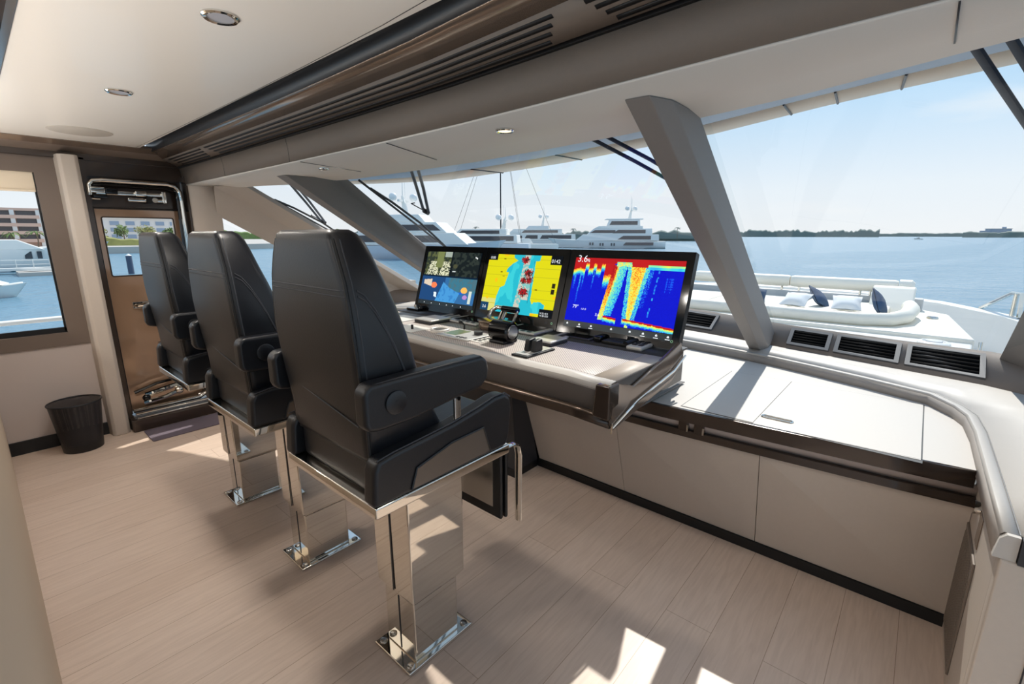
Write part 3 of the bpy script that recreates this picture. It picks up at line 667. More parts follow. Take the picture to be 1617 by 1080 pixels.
def icons(th, P_, ss, t, w=.012):
    for s in ss:
        a_ = P_(s, t, .004); obj('icon', MB().add([a_+Vector((0, -dx, 0))+T*dz for dx, dz in ((0, 0), (w, 0), (w, w*.5), (w*.5, w), (0, w*.5))], [(0, 1, 2, 3, 4)]), M['grid_white'], th)
    s0 = ss
def bar(th, P_, t0, t1):
    q = [P_(0, t0, .003), P_(1, t0, .003), P_(1, t1, .003), P_(0, t1, .003)]
    obj('toolbar', MB().add(q, [(0, 1, 2, 3)]), M['toolbar'], th)
bar(m3, P3, 1.005, 1.10); icons(m3, P3, (.03, .155, .275, .47, .64, .755, .865, .96), 1.06)
for s in (.155, .275, .755, .865, .96):
    a_ = P3(s-.012, 1.088, .004); obj('caption', MB().add([a_+Vector((0, -dx, 0))+T*dz for dx, dz in ((0, 0), (.026, 0), (.026, .004), (0, .004))], [(0, 1, 2, 3)]), M['grid_white'], m3)
bar(m1, P1, .925, 1.005); icons(m1, P1, (.12, .26, .42, .55, .66, .8), .98, .008)
for th, y in ((m1, 2.395), (m2, 1.69), (m3, .925)):
    obj('power_button', MB().tube([mp(y, .042, .003)+Vector((0, -1, 0))*math.cos(k*PI/6)*.006+T*math.sin(k*PI/6)*.006 for k in range(12)], .0013, 5, True), M['greenled'], th)
    obj('sensor_dots', mslab(y+.035, y+.055, .034, .05, .001, .002), M['charcoal'], th)

# ------------------------------------------------------------------ instruments on the console
Z0 = ZP+.0015
def inst(name, label, cat, x, y): return thing(name, label, cat, (x, y, Z0))
def plate(th, name, x0, x1, y0, y1, h, m, bevel=.003, z=Z0): return obj(name, MB().box(x0, x1, y0, y1, z, z+h), m, th, bevel=bevel)
t_ = inst('control_head', 'dark control head with twin knobs at the port end of the console', 'control', 2.33, 2.98)
plate(t_, 'base', 2.23, 2.42, 2.92, 3.06, .018, M['gloss_black']); obj('knob', MB().cyl((2.30, 3.02, Z0+.018), (2.30, 3.02, Z0+.04), .02), M['chrome'], t_); obj('knob', MB().cyl((2.35, 2.96, Z0+.018), (2.35, 2.96, Z0+.04), .02), M['chrome'], t_)
obj('roller', MB().cyl((2.27, 2.925, Z0+.024), (2.40, 2.925, Z0+.024), .014), M['black'], t_)
t_ = inst('cover_plate', 'white flat cover plate at the port end of the console', 'plate', 1.93, 2.73)
plate(t_, 'plate', 1.80, 2.06, 2.64, 2.86, .004, M['palewhite']); plate(t_, 'rim', 1.795, 2.065, 2.635, 2.865, .002, M['charcoal'])
t_ = inst('switch_plate', 'small pale plate with a black toggle behind the nearest chair', 'switch', 1.77, 2.38)
plate(t_, 'plate', 1.70, 1.86, 2.30, 2.52, .003, M['palewhite']); obj('toggle', MB().cyl((1.768, 2.377, Z0), (1.768, 2.377, Z0+.03), .008), M['black'], t_)
for (x0, x1, y0, y1, lab) in ((2.17, 2.42, 2.51, 2.80, 'dark phone tray with silver rails beside the port hand rest'), (2.15, 2.385, 1.49, 1.64, 'dark tray with a silver rail beside the middle hand rest')):
    t_ = inst('phone_tray', lab, 'tray', (x0+x1)/2, (y0+y1)/2)
    plate(t_, 'tray', x0, x1, y0, y1, .005, M['charcoal']); plate(t_, 'rail', x0, x1, y0, y0+.022, .010, M['silverplastic'], .002); plate(t_, 'rail', x0, x1, y0+.07, y0+.09, .009, M['silverplastic'], .002)
for (x0, x1, y0, y1, lab) in ((1.94, 2.12, 2.40, 2.58, 'grey padded hand rest by the port monitor'), (1.95, 2.11, 1.43, 1.57, 'grey padded hand rest beside the black thruster levers')):
    t_ = inst('hand_rest', lab, 'hand rest', (x0+x1)/2, (y0+y1)/2)
    plate(t_, 'base', x0, x1, y0, y1, .016, M['charcoal'], .004); plate(t_, 'pad', x0, x1, y0, y1, .012, M['silverplastic'], .006, Z0+.016)
t_ = inst('cup_ring', 'white round ring set into the console', 'ring', 1.85, 2.205)
obj('ring', MB().lathe([(.050, 0), (.060, 0), (.060, .014), (.054, .018), (.046, .014), (.046, 0)], (1.85, 2.205, Z0)), M['palewhite'], t_); obj('well', MB().lathe([(.001, .003), (.047, .003), (.047, .006), (.001, .006)], (1.85, 2.205, Z0)), M['charcoal'], t_)
t_ = inst('autopilot_panel', 'square autopilot panel with a green display and round knob', 'control panel', 1.85, 2.0)
plate(t_, 'plate', 1.752, 1.95, 1.86, 2.13, .009, M['silverplastic']); plate(t_, 'display', 1.80, 1.93, 2.01, 2.115, .0015, M['lcd'], 0, Z0+.009); obj('knob', MB().cyl((1.90, 1.92, Z0+.009), (1.90, 1.92, Z0+.028), .026), M['charcoal'], t_)
for k in range(3): obj('button', MB().box(1.775, 1.79, 1.90+.03*k, 1.92+.03*k, Z0+.009, Z0+.012), M['charcoal'], t_)
t_ = inst('gooseneck_lamp', 'tiny black gooseneck lamp behind the autopilot panel', 'lamp', 1.985, 2.13)
obj('stem', MB().tube([(1.985, 2.13, Z0), (1.985, 2.13, Z0+.03), (1.975, 2.14, Z0+.045)], .006, 8), M['black'], t_); obj('head', MB().ball((1.970, 2.15, Z0+.048), .012), M['black'], t_)
for (x0, x1, y0, y1, lab) in ((2.10, 2.34, 2.14, 2.44, 'small dark instrument display in a pale frame left of the chrome throttle'), (2.11, 2.38, 1.67, 1.93, 'small dark instrument display in a pale frame right of the chrome throttle')):
    t_ = inst('instrument_display', lab, 'display', (x0+x1)/2, (y0+y1)/2)
    plate(t_, 'frame', x0, x1, y0, y1, .016, M['silverplastic'], .006); plate(t_, 'screen', x0+.045, x1-.02, y0+.03, y1-.03, .0015, M['gloss_black'], 0, Z0+.016)
    for k in range(4): obj('button', MB().box(x0+.012, x0+.03, y0+.04+.05*k, y0+.065+.05*k, Z0+.016, Z0+.019), M['charcoal'], t_)
def throttle(name, label, c, drum, r, drum_axis):
    x, y = c; t_ = inst(name, label, 'throttle', x, y)
    if drum_axis == 'z':
        obj('base', MB().lathe([(.001, 0), (.085, 0), (.095, .02), (.09, .045), (.098, .052), (.098, .06), (.06, .066), (.001, .066)], (x, y, Z0)), drum, t_)
        obj('grip', MB().tube([(x+.02, y+.06, Z0+.06), (x+.05, y+.06, Z0+.10), (x+.07, y+.03, Z0+.125), (x+.07, y-.03, Z0+.125), (x+.05, y-.06, Z0+.10), (x+.02, y-.06, Z0+.06)], .014, 10), M['chrome'], t_)
    else:
        obj('base', MB().box(x-.06, x+.06, y-.055, y+.055, Z0, Z0+.02), M['black'], t_, bevel=.008)
        obj('drum', MB().lathe([(.001, -.07), (.050, -.07), (.058, -.062), (.058, .062), (.050, .07), (.001, .07)], (x, y, Z0+.065), axis='y'), M['gloss_black'], t_)
        obj('end_disc', MB().lathe([(.001, -.074), (.038, -.074), (.040, -.070), (.001, -.070)], (x, y, Z0+.065), axis='y'), M['steel'], t_)
        for sgn in (1, -1): obj('lever_arm', MB().tube([(x+.01, y+.055*sgn, Z0+.10), (x+.055, y+.055*sgn, Z0+.165), (x+.06, y+.045*sgn, Z0+.172)], .008, 8), M['chrome'], t_)
        obj('grip', MB().cyl((x+.06, y-.055, Z0+.175), (x+.06, y+.055, Z0+.175), .018), M['gloss_black'], t_)
    return t_
throttle('throttle', 'chrome drum throttle control with a looped grip', (2.13, 2.02), M['bronze'], .09, 'z')
throttle('throttle', 'black barrel throttle control with twin chrome lever arms', (1.88, 1.705), M['gloss_black'], .06, 'y')
t_ = inst('keypad', 'small white keypad plate beside the black barrel throttle', 'keypad', 1.84, 1.79)
plate(t_, 'plate', 1.775, 1.90, 1.785, 1.875, .004, M['palewhite'])
for k in range(6): obj('key', MB().box(1.795+.035*(k % 3), 1.812+.035*(k % 3), 1.80+.035*(k//3), 1.82+.035*(k//3), Z0+.004, Z0+.007), M['charcoal'], t_)
t_ = inst('thruster_joystick', 'twin black thruster levers on a black and silver plate', 'joystick', 1.80, 1.44)
plate(t_, 'base', 1.685, 1.915, 1.375, 1.475, .010, M['black'], .002); plate(t_, 'top', 1.70, 1.905, 1.385, 1.465, .003, M['silverplastic'], .001, Z0+.010)
for yy in (1.402, 1.445): obj('lever', MB().loft([[(1.76, yy-.014, Z0+.013), (1.83, yy-.014, Z0+.013), (1.83, yy+.014, Z0+.013), (1.76, yy+.014, Z0+.013)], [(1.775, yy-.015, Z0+.07), (1.825, yy-.015, Z0+.075), (1.825, yy+.015, Z0+.075), (1.775, yy+.015, Z0+.07)]]), M['black'], t_, bevel=.006)
t_ = inst('touch_screen', 'flat black touch screen under the sonar monitor', 'display', 2.29, 1.445)
plate(t_, 'bezel', 2.205, 2.375, 1.35, 1.545, .010, M['charcoal'], .003); plate(t_, 'screen', 2.222, 2.358, 1.372, 1.523, .0015, M['gloss_black'], 0, Z0+.010)
t_ = inst('radio', 'black marine radio with a fist microphone under the sonar monitor', 'radio', 2.28, 1.22)
plate(t_, 'body', 2.205, 2.37, 1.125, 1.275, .02, M['black'], .005); plate(t_, 'display', 2.25, 2.34, 1.17, 1.25, .002, M['charcoal'], 0, Z0+.02); obj('knob', MB().cyl((2.30, 1.15, Z0+.02), (2.30, 1.15, Z0+.04), .018), M['black'], t_)
obj('microphone', MB().box(2.21, 2.31, 1.285, 1.335, Z0, Z0+.035), M['gloss_black'], t_, bevel=.012); obj('bar', MB().cyl((2.205, 1.13, Z0+.018), (2.34, 1.115, Z0+.022), .016), M['black'], t_)
t_ = inst('remote_keypad', 'silver keypad handset with black buttons at the starboard end of the console', 'handset', 2.28, 1.06)
plate(t_, 'body', 2.17, 2.385, 1.022, 1.11, .022, M['silverplastic'], .008)
for k in range(8): obj('button', MB().box(2.205+.04*(k//2), 2.232+.04*(k//2), 1.036+.035*(k % 2), 1.058+.035*(k % 2), Z0+.022, Z0+.027), M['black'], t_)

# ------------------------------------------------------------------ helm chairs
def rr2(xr, xf, w, z, r=.035, n=5, rf=None):
    """rounded rectangle in plan: rear xr, front xf, half width w"""
    p = []; rf = rf or r
    for (cx_, cy_, a0, q) in ((xf-rf, w-rf, 0, rf), (xr+r, w-r, 90, r), (xr+r, -w+r, 180, r), (xf-rf, -w+rf, 270, rf)):
        for k in range(n+1):
            a_ = math.radians(a0+90*k/n); p.append((cx_+q*math.cos(a_), cy_+q*math.sin(a_), z))
    return p
BK = [(.872, -.292, -.03, .200), (.89, -.299, -.035, .210), (.97, -.303, -.075, .212), (1.07, -.314, -.120, .219), (1.15, -.322, -.146, .223), (1.20, -.325, -.160, .223), (1.28, -.327, -.184, .214), (1.34, -.328, -.204, .202), (1.40, -.328, -.218, .178), (1.435, -.327, -.228, .162), (1.453, -.323, -.240, .152), (1.463, -.313, -.256, .140)]
bxr = lambda z: interp([(q[0], q[1]) for q in BK], z); bxf = lambda z: interp([(q[0], q[2]) for q in BK], z); bwd = lambda z: interp([(q[0], q[3]) for q in BK], z)
def make_chair():
    r = thing('helm_chair', 'helm chair', 'chair')
    bp_ = obj('base_plate', MB().box(-.146, .146, -.103, .103, 0, .010), M['chrome'], r, bevel=.004)
    for x in (-.122, .122):
        for y in (-.08, .08): obj('bolt', MB().lathe([(.001, .010), (.014, .010), (.014, .013), (.009, .015), (.001, .015)], (x, y, 0), 16), M['steel'], bp_)
    lo = obj('lower_column', MB().box(-.102, .094, -.082, .082, .010, .30), M['chrome'], r, bevel=.006, seg=3)
    up = obj('upper_column', MB().loft([[(x*s, y*s2, z) for x, y in ((-.108, -.094), (.108, -.094), (.108, .094), (-.108, .094))] for z, s, s2 in ((.238, .90, .90), (.262, 1.08, 1.06), (.735, 1.10, 1.08))]), M['chrome'], r, bevel=.006, seg=3)
    obj('seam', MB().box(-.1205, -.1185, -.003, .003, .27, .73), M['charcoal'], up)
    obj('seam', MB().box(-.1035, -.1015, -.003, .003, .02, .235), M['charcoal'], lo)
    obj('seat_frame', MB().box(-.315, .20, -.248, .248, .738, .772), M['chrome'], r, bevel=.006, seg=3)
    sb = obj('seat_box', MB().box(-.285, -.20, -.198, .198, .770, .880), M['leather'], r, bevel=.018, seg=4)
    obj('piping', MB().tube([(-.289, -.19, .874), (-.289, .19, .874)], .004, 6), M['leather2'], sb)
    obj('seat_cushion', MB().box(-.22, .21, -.20, .20, .772, .895), M['leather'], r, bevel=.04, seg=5)
    for s in (-1, 1):
        pr = [(-.320, .772), (-.313, .87), (-.300, .897), (-.25, .905), (-.05, .922), (.06, .940), (.13, .955), (.175, .955), (.202, .935), (.207, .895), (.195, .80), (.180, .772)]
        sp_ = obj('side_bolster', MB().prism(pr, 'y', s*.197, s*.252), M['leather'], r, bevel=.014, seg=4)
        obj('inlay', MB().prism([(-.205, .782), (-.185, .838), (-.06, .868), (.07, .873), (.10, .785)], 'y', s*.2515, s*.2545), M['carbon'], sp_, bevel=.002)
        obj('inlay_rim', MB().tube([(x, s*.254, z) for x, z in ((-.205, .782), (-.185, .838), (-.06, .868), (.07, .873), (.10, .785))], .0035, 6), M['leather2'], sp_)
        obj('stitching', MB().tube([(x, s*.246, z+.001) for x, z in pr[2:9]], .0022, 5), M['thread'], sp_)
        # armrest
        ar = [(-.338, 1.01), (-.330, .990), (-.30, .984), (-.20, .985), (.05, 1.012), (.075, 1.03), (.083, 1.06), (.075, 1.092), (.055, 1.105), (-.05, 1.108), (-.32, 1.108), (-.338, 1.09)]
        am = obj('armrest', MB().prism(ar, 'y', s*.222, s*.272), M['leather'], r, bevel=.016, seg=4)
        obj('pivot_cap', MB().lathe([(.001, s*.268), (.030, s*.268), (.030, s*.276), (.026, s*.278), (.001, s*.277)], (-.252, 0, 1.048), 24, 'y'), M['leather'], am)
        obj('stitching', MB().tube([(x, s*.265, 1.1045) for x in (-.30, -.1, .05)], .0022, 5), M['thread'], am)
        br_ = obj('arm_bracket', MB().box(-.035, -.010, s*.235, s*.245, .92, 1.02), M['steel'], r, bevel=.003)
        obj('bracket_screw', MB().cyl((-.022, s*.232, .99), (-.022, s*.249, .99), .006, 10), M['gloss_black'], br_)
    rings = [rr2(xr, xf, w, z, .028 if z < 1.44 else .018, 5, min(.03, (xf-xr)*.45)) for (z, xr, xf, w) in BK]
    bk = obj('backrest', MB().loft(rings), M['leather'], r, smooth=70)
    def seam(name, pts, m=M['leather2'], rad=.0032): obj(name, MB().tube(pts, rad, 6), m, bk)
    for dz in (0, .014):
        z = 1.322-dz
        seam('stitching', [(bxr(z)+.006, -bwd(z)+.012, z), (bxr(z)-.0005, -bwd(z)+.03, z), (bxr(z)-.0005, bwd(z)-.03, z), (bxr(z)+.006, bwd(z)-.012, z)], M['thread'], .0022)
    z = 1.005
    seam('stitching', [(bxr(z-.0)-.0005, -bwd(z)+.03, z-.03), (bxr(z)-.0005, 0, z), (bxr(z)-.0005, bwd(z)-.03, z+.03)], M['thread'], .0018)
    for s in (-1, 1):
        seam('corner_piping', [(bxr(zz)+.009, s*(bwd(zz)-.009), zz) for zz in (.89, .97, 1.07, 1.2, 1.28, 1.34, 1.40, 1.44)], M['leather2'], .0055)
        seam('stitching', [(bxr(zz)+.022, s*(bwd(zz)-.0005), zz) for zz in (1.0, 1.07, 1.2, 1.28, 1.34, 1.40, 1.44)], M['thread'], .0018)
        for dd in (0, .013):
            cv = [(bxr(zz)+.03+f_*(bxf(zz)-bxr(zz)-.05), s*(bwd(zz)+.0006), zz) for f_, zz in ((.0, 1.322-dd), (.22, 1.309-dd), (.42, 1.275-dd), (.57, 1.23-dd), (.68, 1.175-dd), (.75, 1.115-dd), (.79, 1.06))]
            seam('stitching', cv, M['thread'], .0022)
    # footrest
    ft = obj('footrest', MB().box(.205, .22, -.20, .20, .46, .72), M['black'], r, bevel=.006)
    obj('tread', MB().box(.2025, .2055, -.165, .165, .50, .69), M['steel'], ft)
    f2 = obj('footrest_flap', MB().box(.232, .246, -.20, .20, .455, .725), M['black'], r, bevel=.006)
    for s in (-1, 1): obj('support_strap', MB().tube([(.18, s*.225, .755), (.235, s*.225, .752), (.262, s*.225, .735), (.272, s*.225, .70), (.272, s*.225, .44)], .016, 8, flat=.45), M['chrome'], r)
    return r
ch = make_chair(); ch.location = (.886, 1.205, 0)
ch['label'] = 'black leather helm chair nearest the camera in front of the sonar monitor'; ch['group'] = 'row of helm chairs'
c2 = copy_tree(ch); c2.location = (.886, 1.975, 0); c2['label'] = 'black leather helm chair in the middle of the row of three'
c3 = copy_tree(ch); c3.location = (.886, 2.745, 0); c3['label'] = 'black leather helm chair farthest away beside the bronze door'

# ------------------------------------------------------------------ small interior things
wb = thing('waste_bin', 'black wire mesh waste bin by the column', 'bin', (.315, 4.245, 0))
def bin_wall():
    n = 64; m_ = MB(); rb_, rt_ = .105, .140; H_ = .335
    rings = [[(.315+lerp(rb_, rt_, j/8)*math.cos(2*PI*k/n), 4.245+lerp(rb_, rt_, j/8)*math.sin(2*PI*k/n), .004+H_*j/8) for k in range(n+1)] for j in range(9)]
    return m_.loft(rings, cap=False, closed=False)
bo = obj('mesh_wall', bin_wall(), M['wire'], wb)
uv = bo.data.uv_layers.new(name='uv')
for l in bo.data.loops:
    v = bo.data.vertices[l.vertex_index].co; uv.data[l.index].uv = (l.vertex_index % 65/64*.8, v.z)
obj('rim', MB().tube([(.315+.140*math.cos(2*PI*k/40), 4.245+.140*math.sin(2*PI*k/40), .339) for k in range(40)], .006, 8, True), M['wiremat'], wb)
obj('base', MB().lathe([(.001, .001), (.107, .001), (.112, .055), (.110, .055), (.105, .006), (.001, .006)], (.315, 4.245, 0), 40), M['wiremat'], wb)
obj('door_mat', MB().prism(rrect(.655, 1.22, 3.99, 4.265, .015), 'z', .0, .008), M['mat_'], label='purple grey ribbed door mat in front of the bronze door', cat='mat', bevel=.002)
def downlight(x, y, z, label, lens, r=.045, group='recessed downlights'):
    t_ = thing('downlight', label, 'downlight', (x, y, z), group)
    obj('ring', MB().lathe([(r*.72, -.001), (r*.72, -.006), (r*.9, -.008), (r, -.004), (r, .002), (r*.72, .002)], (x, y, z), 32), M['chrome'], t_)
    obj('lens', MB().lathe([(.001, -.003), (r*.72, -.003), (r*.72, .0), (.001, .0)], (x, y, z), 32), lens, t_)
downlight(.582, 1.598, 2.05, 'chrome ringed downlight in the headliner near the top edge', M['lampoff'], .048)
downlight(.545, 2.711, 2.05, 'chrome ringed downlight in the headliner above the chairs', M['lampoff'], .048)
downlight(1.353, 1.215, ZT+.0005, 'lit cream downlight in the lower soffit above the monitors', M['lamp'], .034)
downlight(1.422, 2.667, ZT+.0005, 'small chrome downlight in the lower soffit near the port pillar', M['lampoff'], .028)
obj('ceiling_speaker', MB().lathe([(.001, -.004), (.145, -.004), (.150, -.001), (.150, .002), (.001, .002)], (.566, 3.888, 2.05), 48), M['speaker'], label='large round speaker grille in the headliner', cat='speaker')
tv = thing('ceiling_screen', 'dark glass screen flush in the headliner at the top left', 'screen', (0, 2, 2.05))
obj('frame', MB().box(-.55, .195, .9, 2.845, 2.028, 2.05), M['steel'], tv, bevel=.004)
obj('glass', MB().box(-.53, .172, .92, 2.82, 2.024, 2.030), M['tvglass'], tv)
# long slot diffusers in the taupe vent band
def slot_vent(y0, y1, label):
    ym = (y0+y1)/2; t_ = thing('slot_diffuser', label, 'vent', (1.15, ym, 1.975), 'slot diffusers in the overhead band')
    ys = [lerp(y0, y1, k/12) for k in range(13)]
    for k, f_ in enumerate((.16, .38, .60, .82)):
        e = .03*k
        yy = [min(max(y, y0+e*.6), y1-e*.6) for y in ys]
        P_ = lambda fr: (1.095+.1*fr, 2.0-.043*fr-.0045)
        a_, b_ = P_(f_-.055), P_(f_+.055)
        obj('slot', MB().strips([[(a_[0]+fx(y), y, a_[1]) for y in yy], [(b_[0]+fx(y), y, b_[1]) for y in yy]]), M['black'], t_, thick=.002)
slot_vent(.80, 3.55, 'long black slot diffuser above the monitors')
slot_vent(-.5, .70, 'black slot diffuser at the top edge of the photo')
slot_vent(3.62, 4.30, 'short black slot diffuser by the door corner')

# ------------------------------------------------------------------ wipers (outside)
def wiper(label, arm_top, arm_bot, sep, blade, park=None):
    t_ = thing('windshield_wiper', label, 'wiper', arm_top)
    A, B = Vector(arm_top), Vector(arm_bot); s_ = Vector(sep); up = Vector((.0, 0, .05))
    for k in (0, 1):
        obj('arm', MB().tube([A+s_*k+up, A.lerp(B, .5)+s_*k+up, B+s_*k*.8+up*.8], .011, 8, flat=.7), M['wiper'], t_)
    if blade:
        P_, Q_ = Vector(blade[0]), Vector(blade[1]); c_ = (P_+Q_)/2
        obj('pivot', MB().tube([B+up, B+s_*.8+up*.6], .018, 8), M['rubber'], t_)
        bl = obj('blade', MB().tube([P_+up*.3, Q_+up*.3], .008, 8), M['rubber'], t_)
        obj('yoke', MB().tube([P_.lerp(Q_, .1)+up*.4, P_.lerp(Q_, .3)+up*.85, P_.lerp(Q_, .62)+up*1.1, P_.lerp(Q_, .85)+up*.7, P_.lerp(Q_, .97)+up*.4], .009, 8), M['rubber'], bl)
        obj('hose', MB().tube([B+up+Vector((-.10, -.02, .05)), B+up+Vector((-.07, .06, .05)), B+up+Vector((-.02, .06, .03)), B+up], .004, 6), M['rubber'], bl)
wiper('wiper with parallel arms behind the port side of the central pane', (1.79, 2.37, 1.83), (2.36, 2.955, 1.583), (.01, -.055, 0), [(1.826, 2.964, 1.795), (2.95, 3.37, 1.31)])
wiper('wiper arms crossing the central pane toward the starboard pillar', (1.70, 1.215, 1.85), (2.34, .855, 1.585), (.01, -.07, .0), None)
wiper('wiper arms at the upper right corner of the starboard pane', (1.44, .045, 1.87), (2.45, -.42, 1.40), (-.005, -.055, .003), [(1.6, -.42, 1.75), (3.1, -.40, 1.02)])
wiper('wiper on the port pane between the two leather pillars', (1.70, 3.78, 1.82), (2.26, 4.36, 1.53), (.01, -.055, 0), [(1.70, 4.20, 1.76), (2.60, 4.45, 1.36)])

# ------------------------------------------------------------------ foredeck outside
fd = [(1.5, -1.75), (4.5, -1.68), (7, -1.42), (8.8, -.93), (9.9, -.30), (10.7, .7), (10.95, 1.97), (10.7, 3.25), (9.9, 4.25), (8.8, 4.88), (7, 5.37), (4.5, 5.63), (1.5, 5.70)]
SEA = -3.55
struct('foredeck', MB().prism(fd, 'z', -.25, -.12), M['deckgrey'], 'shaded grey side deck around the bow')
bul = MB(); n_ = len(fd)
inn = [toward(p, (5.5, 1.97), .12) for p in fd]
bul.strips([[(*p, -.2) for p in inn], [(*p, .42) for p in inn], [(*p, .44) for p in fd], [(p[0]-.05, p[1], -.9) for p in fd], [(lerp(4, p[0], .86), lerp(1.97, p[1], .86), SEA-.3) for p in fd]])
struct('bulwark', bul, M['white'], 'white bulwark curving around the bow')
struct('coachroof', MB().prism([(3.45, -.44), (4.9, -.36), (5.42, -.40), (5.42, 4.34), (4.9, 4.3), (3.40, 4.40), (3.70, 3.4), (3.86, 2.6), (3.88, 1.97), (3.74, 1.2), (3.52, .66)], 'z', -.15, .56), M['white'], 'white coachroof just outside the windshield', bevel=.015)
struct('sunpad_base', MB().prism([(5.40, -.41), (6.95, -.28), (7.35, .05), (7.45, 1.97), (7.35, 3.9), (6.95, 4.22), (5.40, 4.35)], 'z', -.15, .60), M['cream'], 'raised white deck plinth carrying the sunpad', bevel=.02)
for i, (y0, y1, lab) in enumerate(((.22, 1.02, 'white sunpad cushion at the starboard end of the foredeck lounge'), (1.03, 1.95, 'white sunpad cushion second from starboard beside the pillows'), (1.96, 2.88, 'white sunpad cushion seen just right of the sonar monitor'), (2.89, 3.75, 'white sunpad cushion at the port end of the foredeck lounge'))):
    obj('sunpad_cushion', MB().box(5.68, 6.92, y0, y1, .60, .675), M['cream'], label=lab, cat='cushion', group='foredeck sunpad cushions', bevel=.025, seg=3)
obj('front_bolster', MB().tube([(5.58, 3.8, .655), (5.57, 2.0, .655), (5.56, .75, .655), (5.58, .40, .655), (5.70, .18, .66), (5.95, .07, .67), (6.35, .04, .69), (6.55, .06, .70)], [.05, .065, .065, .065, .065, .07, .075, .07], 12), M['cream'], label='long rounded white bolster along the near edge of the sunpad', cat='cushion')
obj('corner_cushion', MB().prism([(6.60, .60), (6.95, .60), (7.02, .86), (6.96, .88), (6.90, .85)], 'y', .03, .42), M['cream'], label='upright white corner cushion at the starboard end of the sunpad', cat='cushion', bevel=.02, seg=3)
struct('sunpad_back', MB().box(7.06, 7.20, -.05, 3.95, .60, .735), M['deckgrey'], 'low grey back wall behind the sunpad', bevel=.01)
bo_ = thing('backrest_bolster', 'long white padded backrest bolster on chrome brackets', 'bolster', (7.1, 1.9, .735))
for y0, y1 in ((.20, 1.30), (1.31, 2.55), (2.56, 3.80)): obj('pad', MB().tube([(7.1, y0, .86), (7.1, y0+.03, .86), (7.1, y1-.03, .86), (7.1, y1, .86)], [.065, .075, .075, .065], 14), M['cream'], bo_)
obj('end_cap', MB().tube([(7.1, .05, .86), (7.1, .08, .86), (7.1, .19, .86)], [.055, .085, .085], 14), M['cream'], bo_)
for y in (.14, .45, .55, 1.2, 1.4, 2.0, 2.1): obj('bracket', MB().cyl((7.1, y, .73), (7.1, y, .80), .014, 8), M['chrome'], bo_)
def pillow(c, rot, m, lab):
    m_ = MB(); n = 10; top = []; bot = []
    for j in range(n+1):
        for i in range(n+1):
            u, v = i/n*2-1, j/n*2-1; h = .075*(1-u**4)*(1-v**4)+.004; k = 1-.09*(1-abs(u*v))
            top.append((u*.13*k, v*.13*k, h*.6)); bot.append((u*.13*k, v*.13*k, -h*.6))
    f_ = [(j*(n+1)+i, j*(n+1)+i+1, (j+1)*(n+1)+i+1, (j+1)*(n+1)+i) for j in range(n) for i in range(n)]
    m_.add(top, f_); m_.add(bot, f_)
    m_.xf(Matrix.Translation(c) @ Matrix.Rotation(rot[2], 4, 'Z') @ Matrix.Rotation(rot[1], 4, 'Y') @ Matrix.Rotation(rot[0], 4, 'X'))
    obj('throw_pillow', m_, m, label=lab, cat='pillow', group='pillows on the sunpad')
pillow((5.86, 1.42, .775), (.5, -.8, .2), M['navy'], 'navy throw pillow half hidden by the leather pillar')
pillow((5.95, 1.02, .755), (0, -.45, -.15), M['whitefab'], 'white throw pillow in the middle of the sunpad')
pillow((6.22, .84, .76), (.6, -.7, .7), M['navy'], 'navy throw pillow standing in the middle of the sunpad')
pillow((5.98, .56, .755), (0, -.45, .1), M['whitefab'], 'white throw pillow nearest the starboard end')
pillow((6.0, .29, .77), (.9, -.9, .5), M['navy'], 'navy throw pillow nearest the starboard end')
for x, y, r_, lab in ((5.22, -.15, .11, 'white round deck fitting near the plinth edge'), (6.50, -.14, .05, 'small chrome deck filler cap on the plinth')):
    zz = .56 if x < 5.4 else .60
    t_ = thing('deck_fitting', lab, 'deck fitting', (x, y, zz))
    obj('flange', MB().lathe([(.001, 0), (r_, 0), (r_, .012), (r_*.85, .022), (r_*.7, .022), (r_*.65, .012), (.001, .012)], (x, y, zz), 28), M['white'] if r_ > .08 else M['chrome'], t_)
    obj('cap', MB().lathe([(.001, .012), (r_*.55, .012), (r_*.5, .026), (.001, .03)], (x, y, zz), 28), M['deckgrey'], t_)
t_ = thing('bow_rail', 'chrome boarding rail standing on the starboard bulwark', 'rail', (8.6, -.9, .44))
obj('hoop', MB().tube([(9.3, -.68, .44), (8.75, -.90, .72), (8.55, -.97, .73), (8.50, -.98, .44)], .025, 8), M['chrome'], t_); obj('post', MB().cyl((8.65, -.93, .44), (8.65, -.93, .73), .025, 10), M['chrome'], t_)
t_ = thing('mooring_bitts', 'chrome mooring bitts in the shaded side deck', 'bitts', (8.2, -.62, -.12))
obj('base', MB().box(8.05, 8.4, -.72, -.55, -.12, -.10), M['steel'], t_)
for y in (-.68, -.60): obj('post', MB().cyl((8.2, y, -.10), (8.28, y, .12), .02, 10), M['chrome'], t_)
struct('hull_side', MB().box(-3, 3.3, 5.2, 5.72, -3.9, -.10), M['white'], 'white side deck outside the port windows')
pr = thing('port_handrail', 'white capped handrail outside the port window', 'rail', (0, 5.95, 0))
obj('cap', MB().box(-3, 1.4, 5.92, 6.02, .68, .715), M['white'], pr, bevel=.008)
for x in (-1.5, -.6, 1.2): obj('stanchion', MB().cyl((x, 5.97, -.12), (x, 5.97, .69), .016, 8), M['chrome'], pr)
struct('side_deck', MB().box(-3, 3.3, 5.6, 6.05, -.3, -.12), M['white'], 'outboard edge of the port side deck')

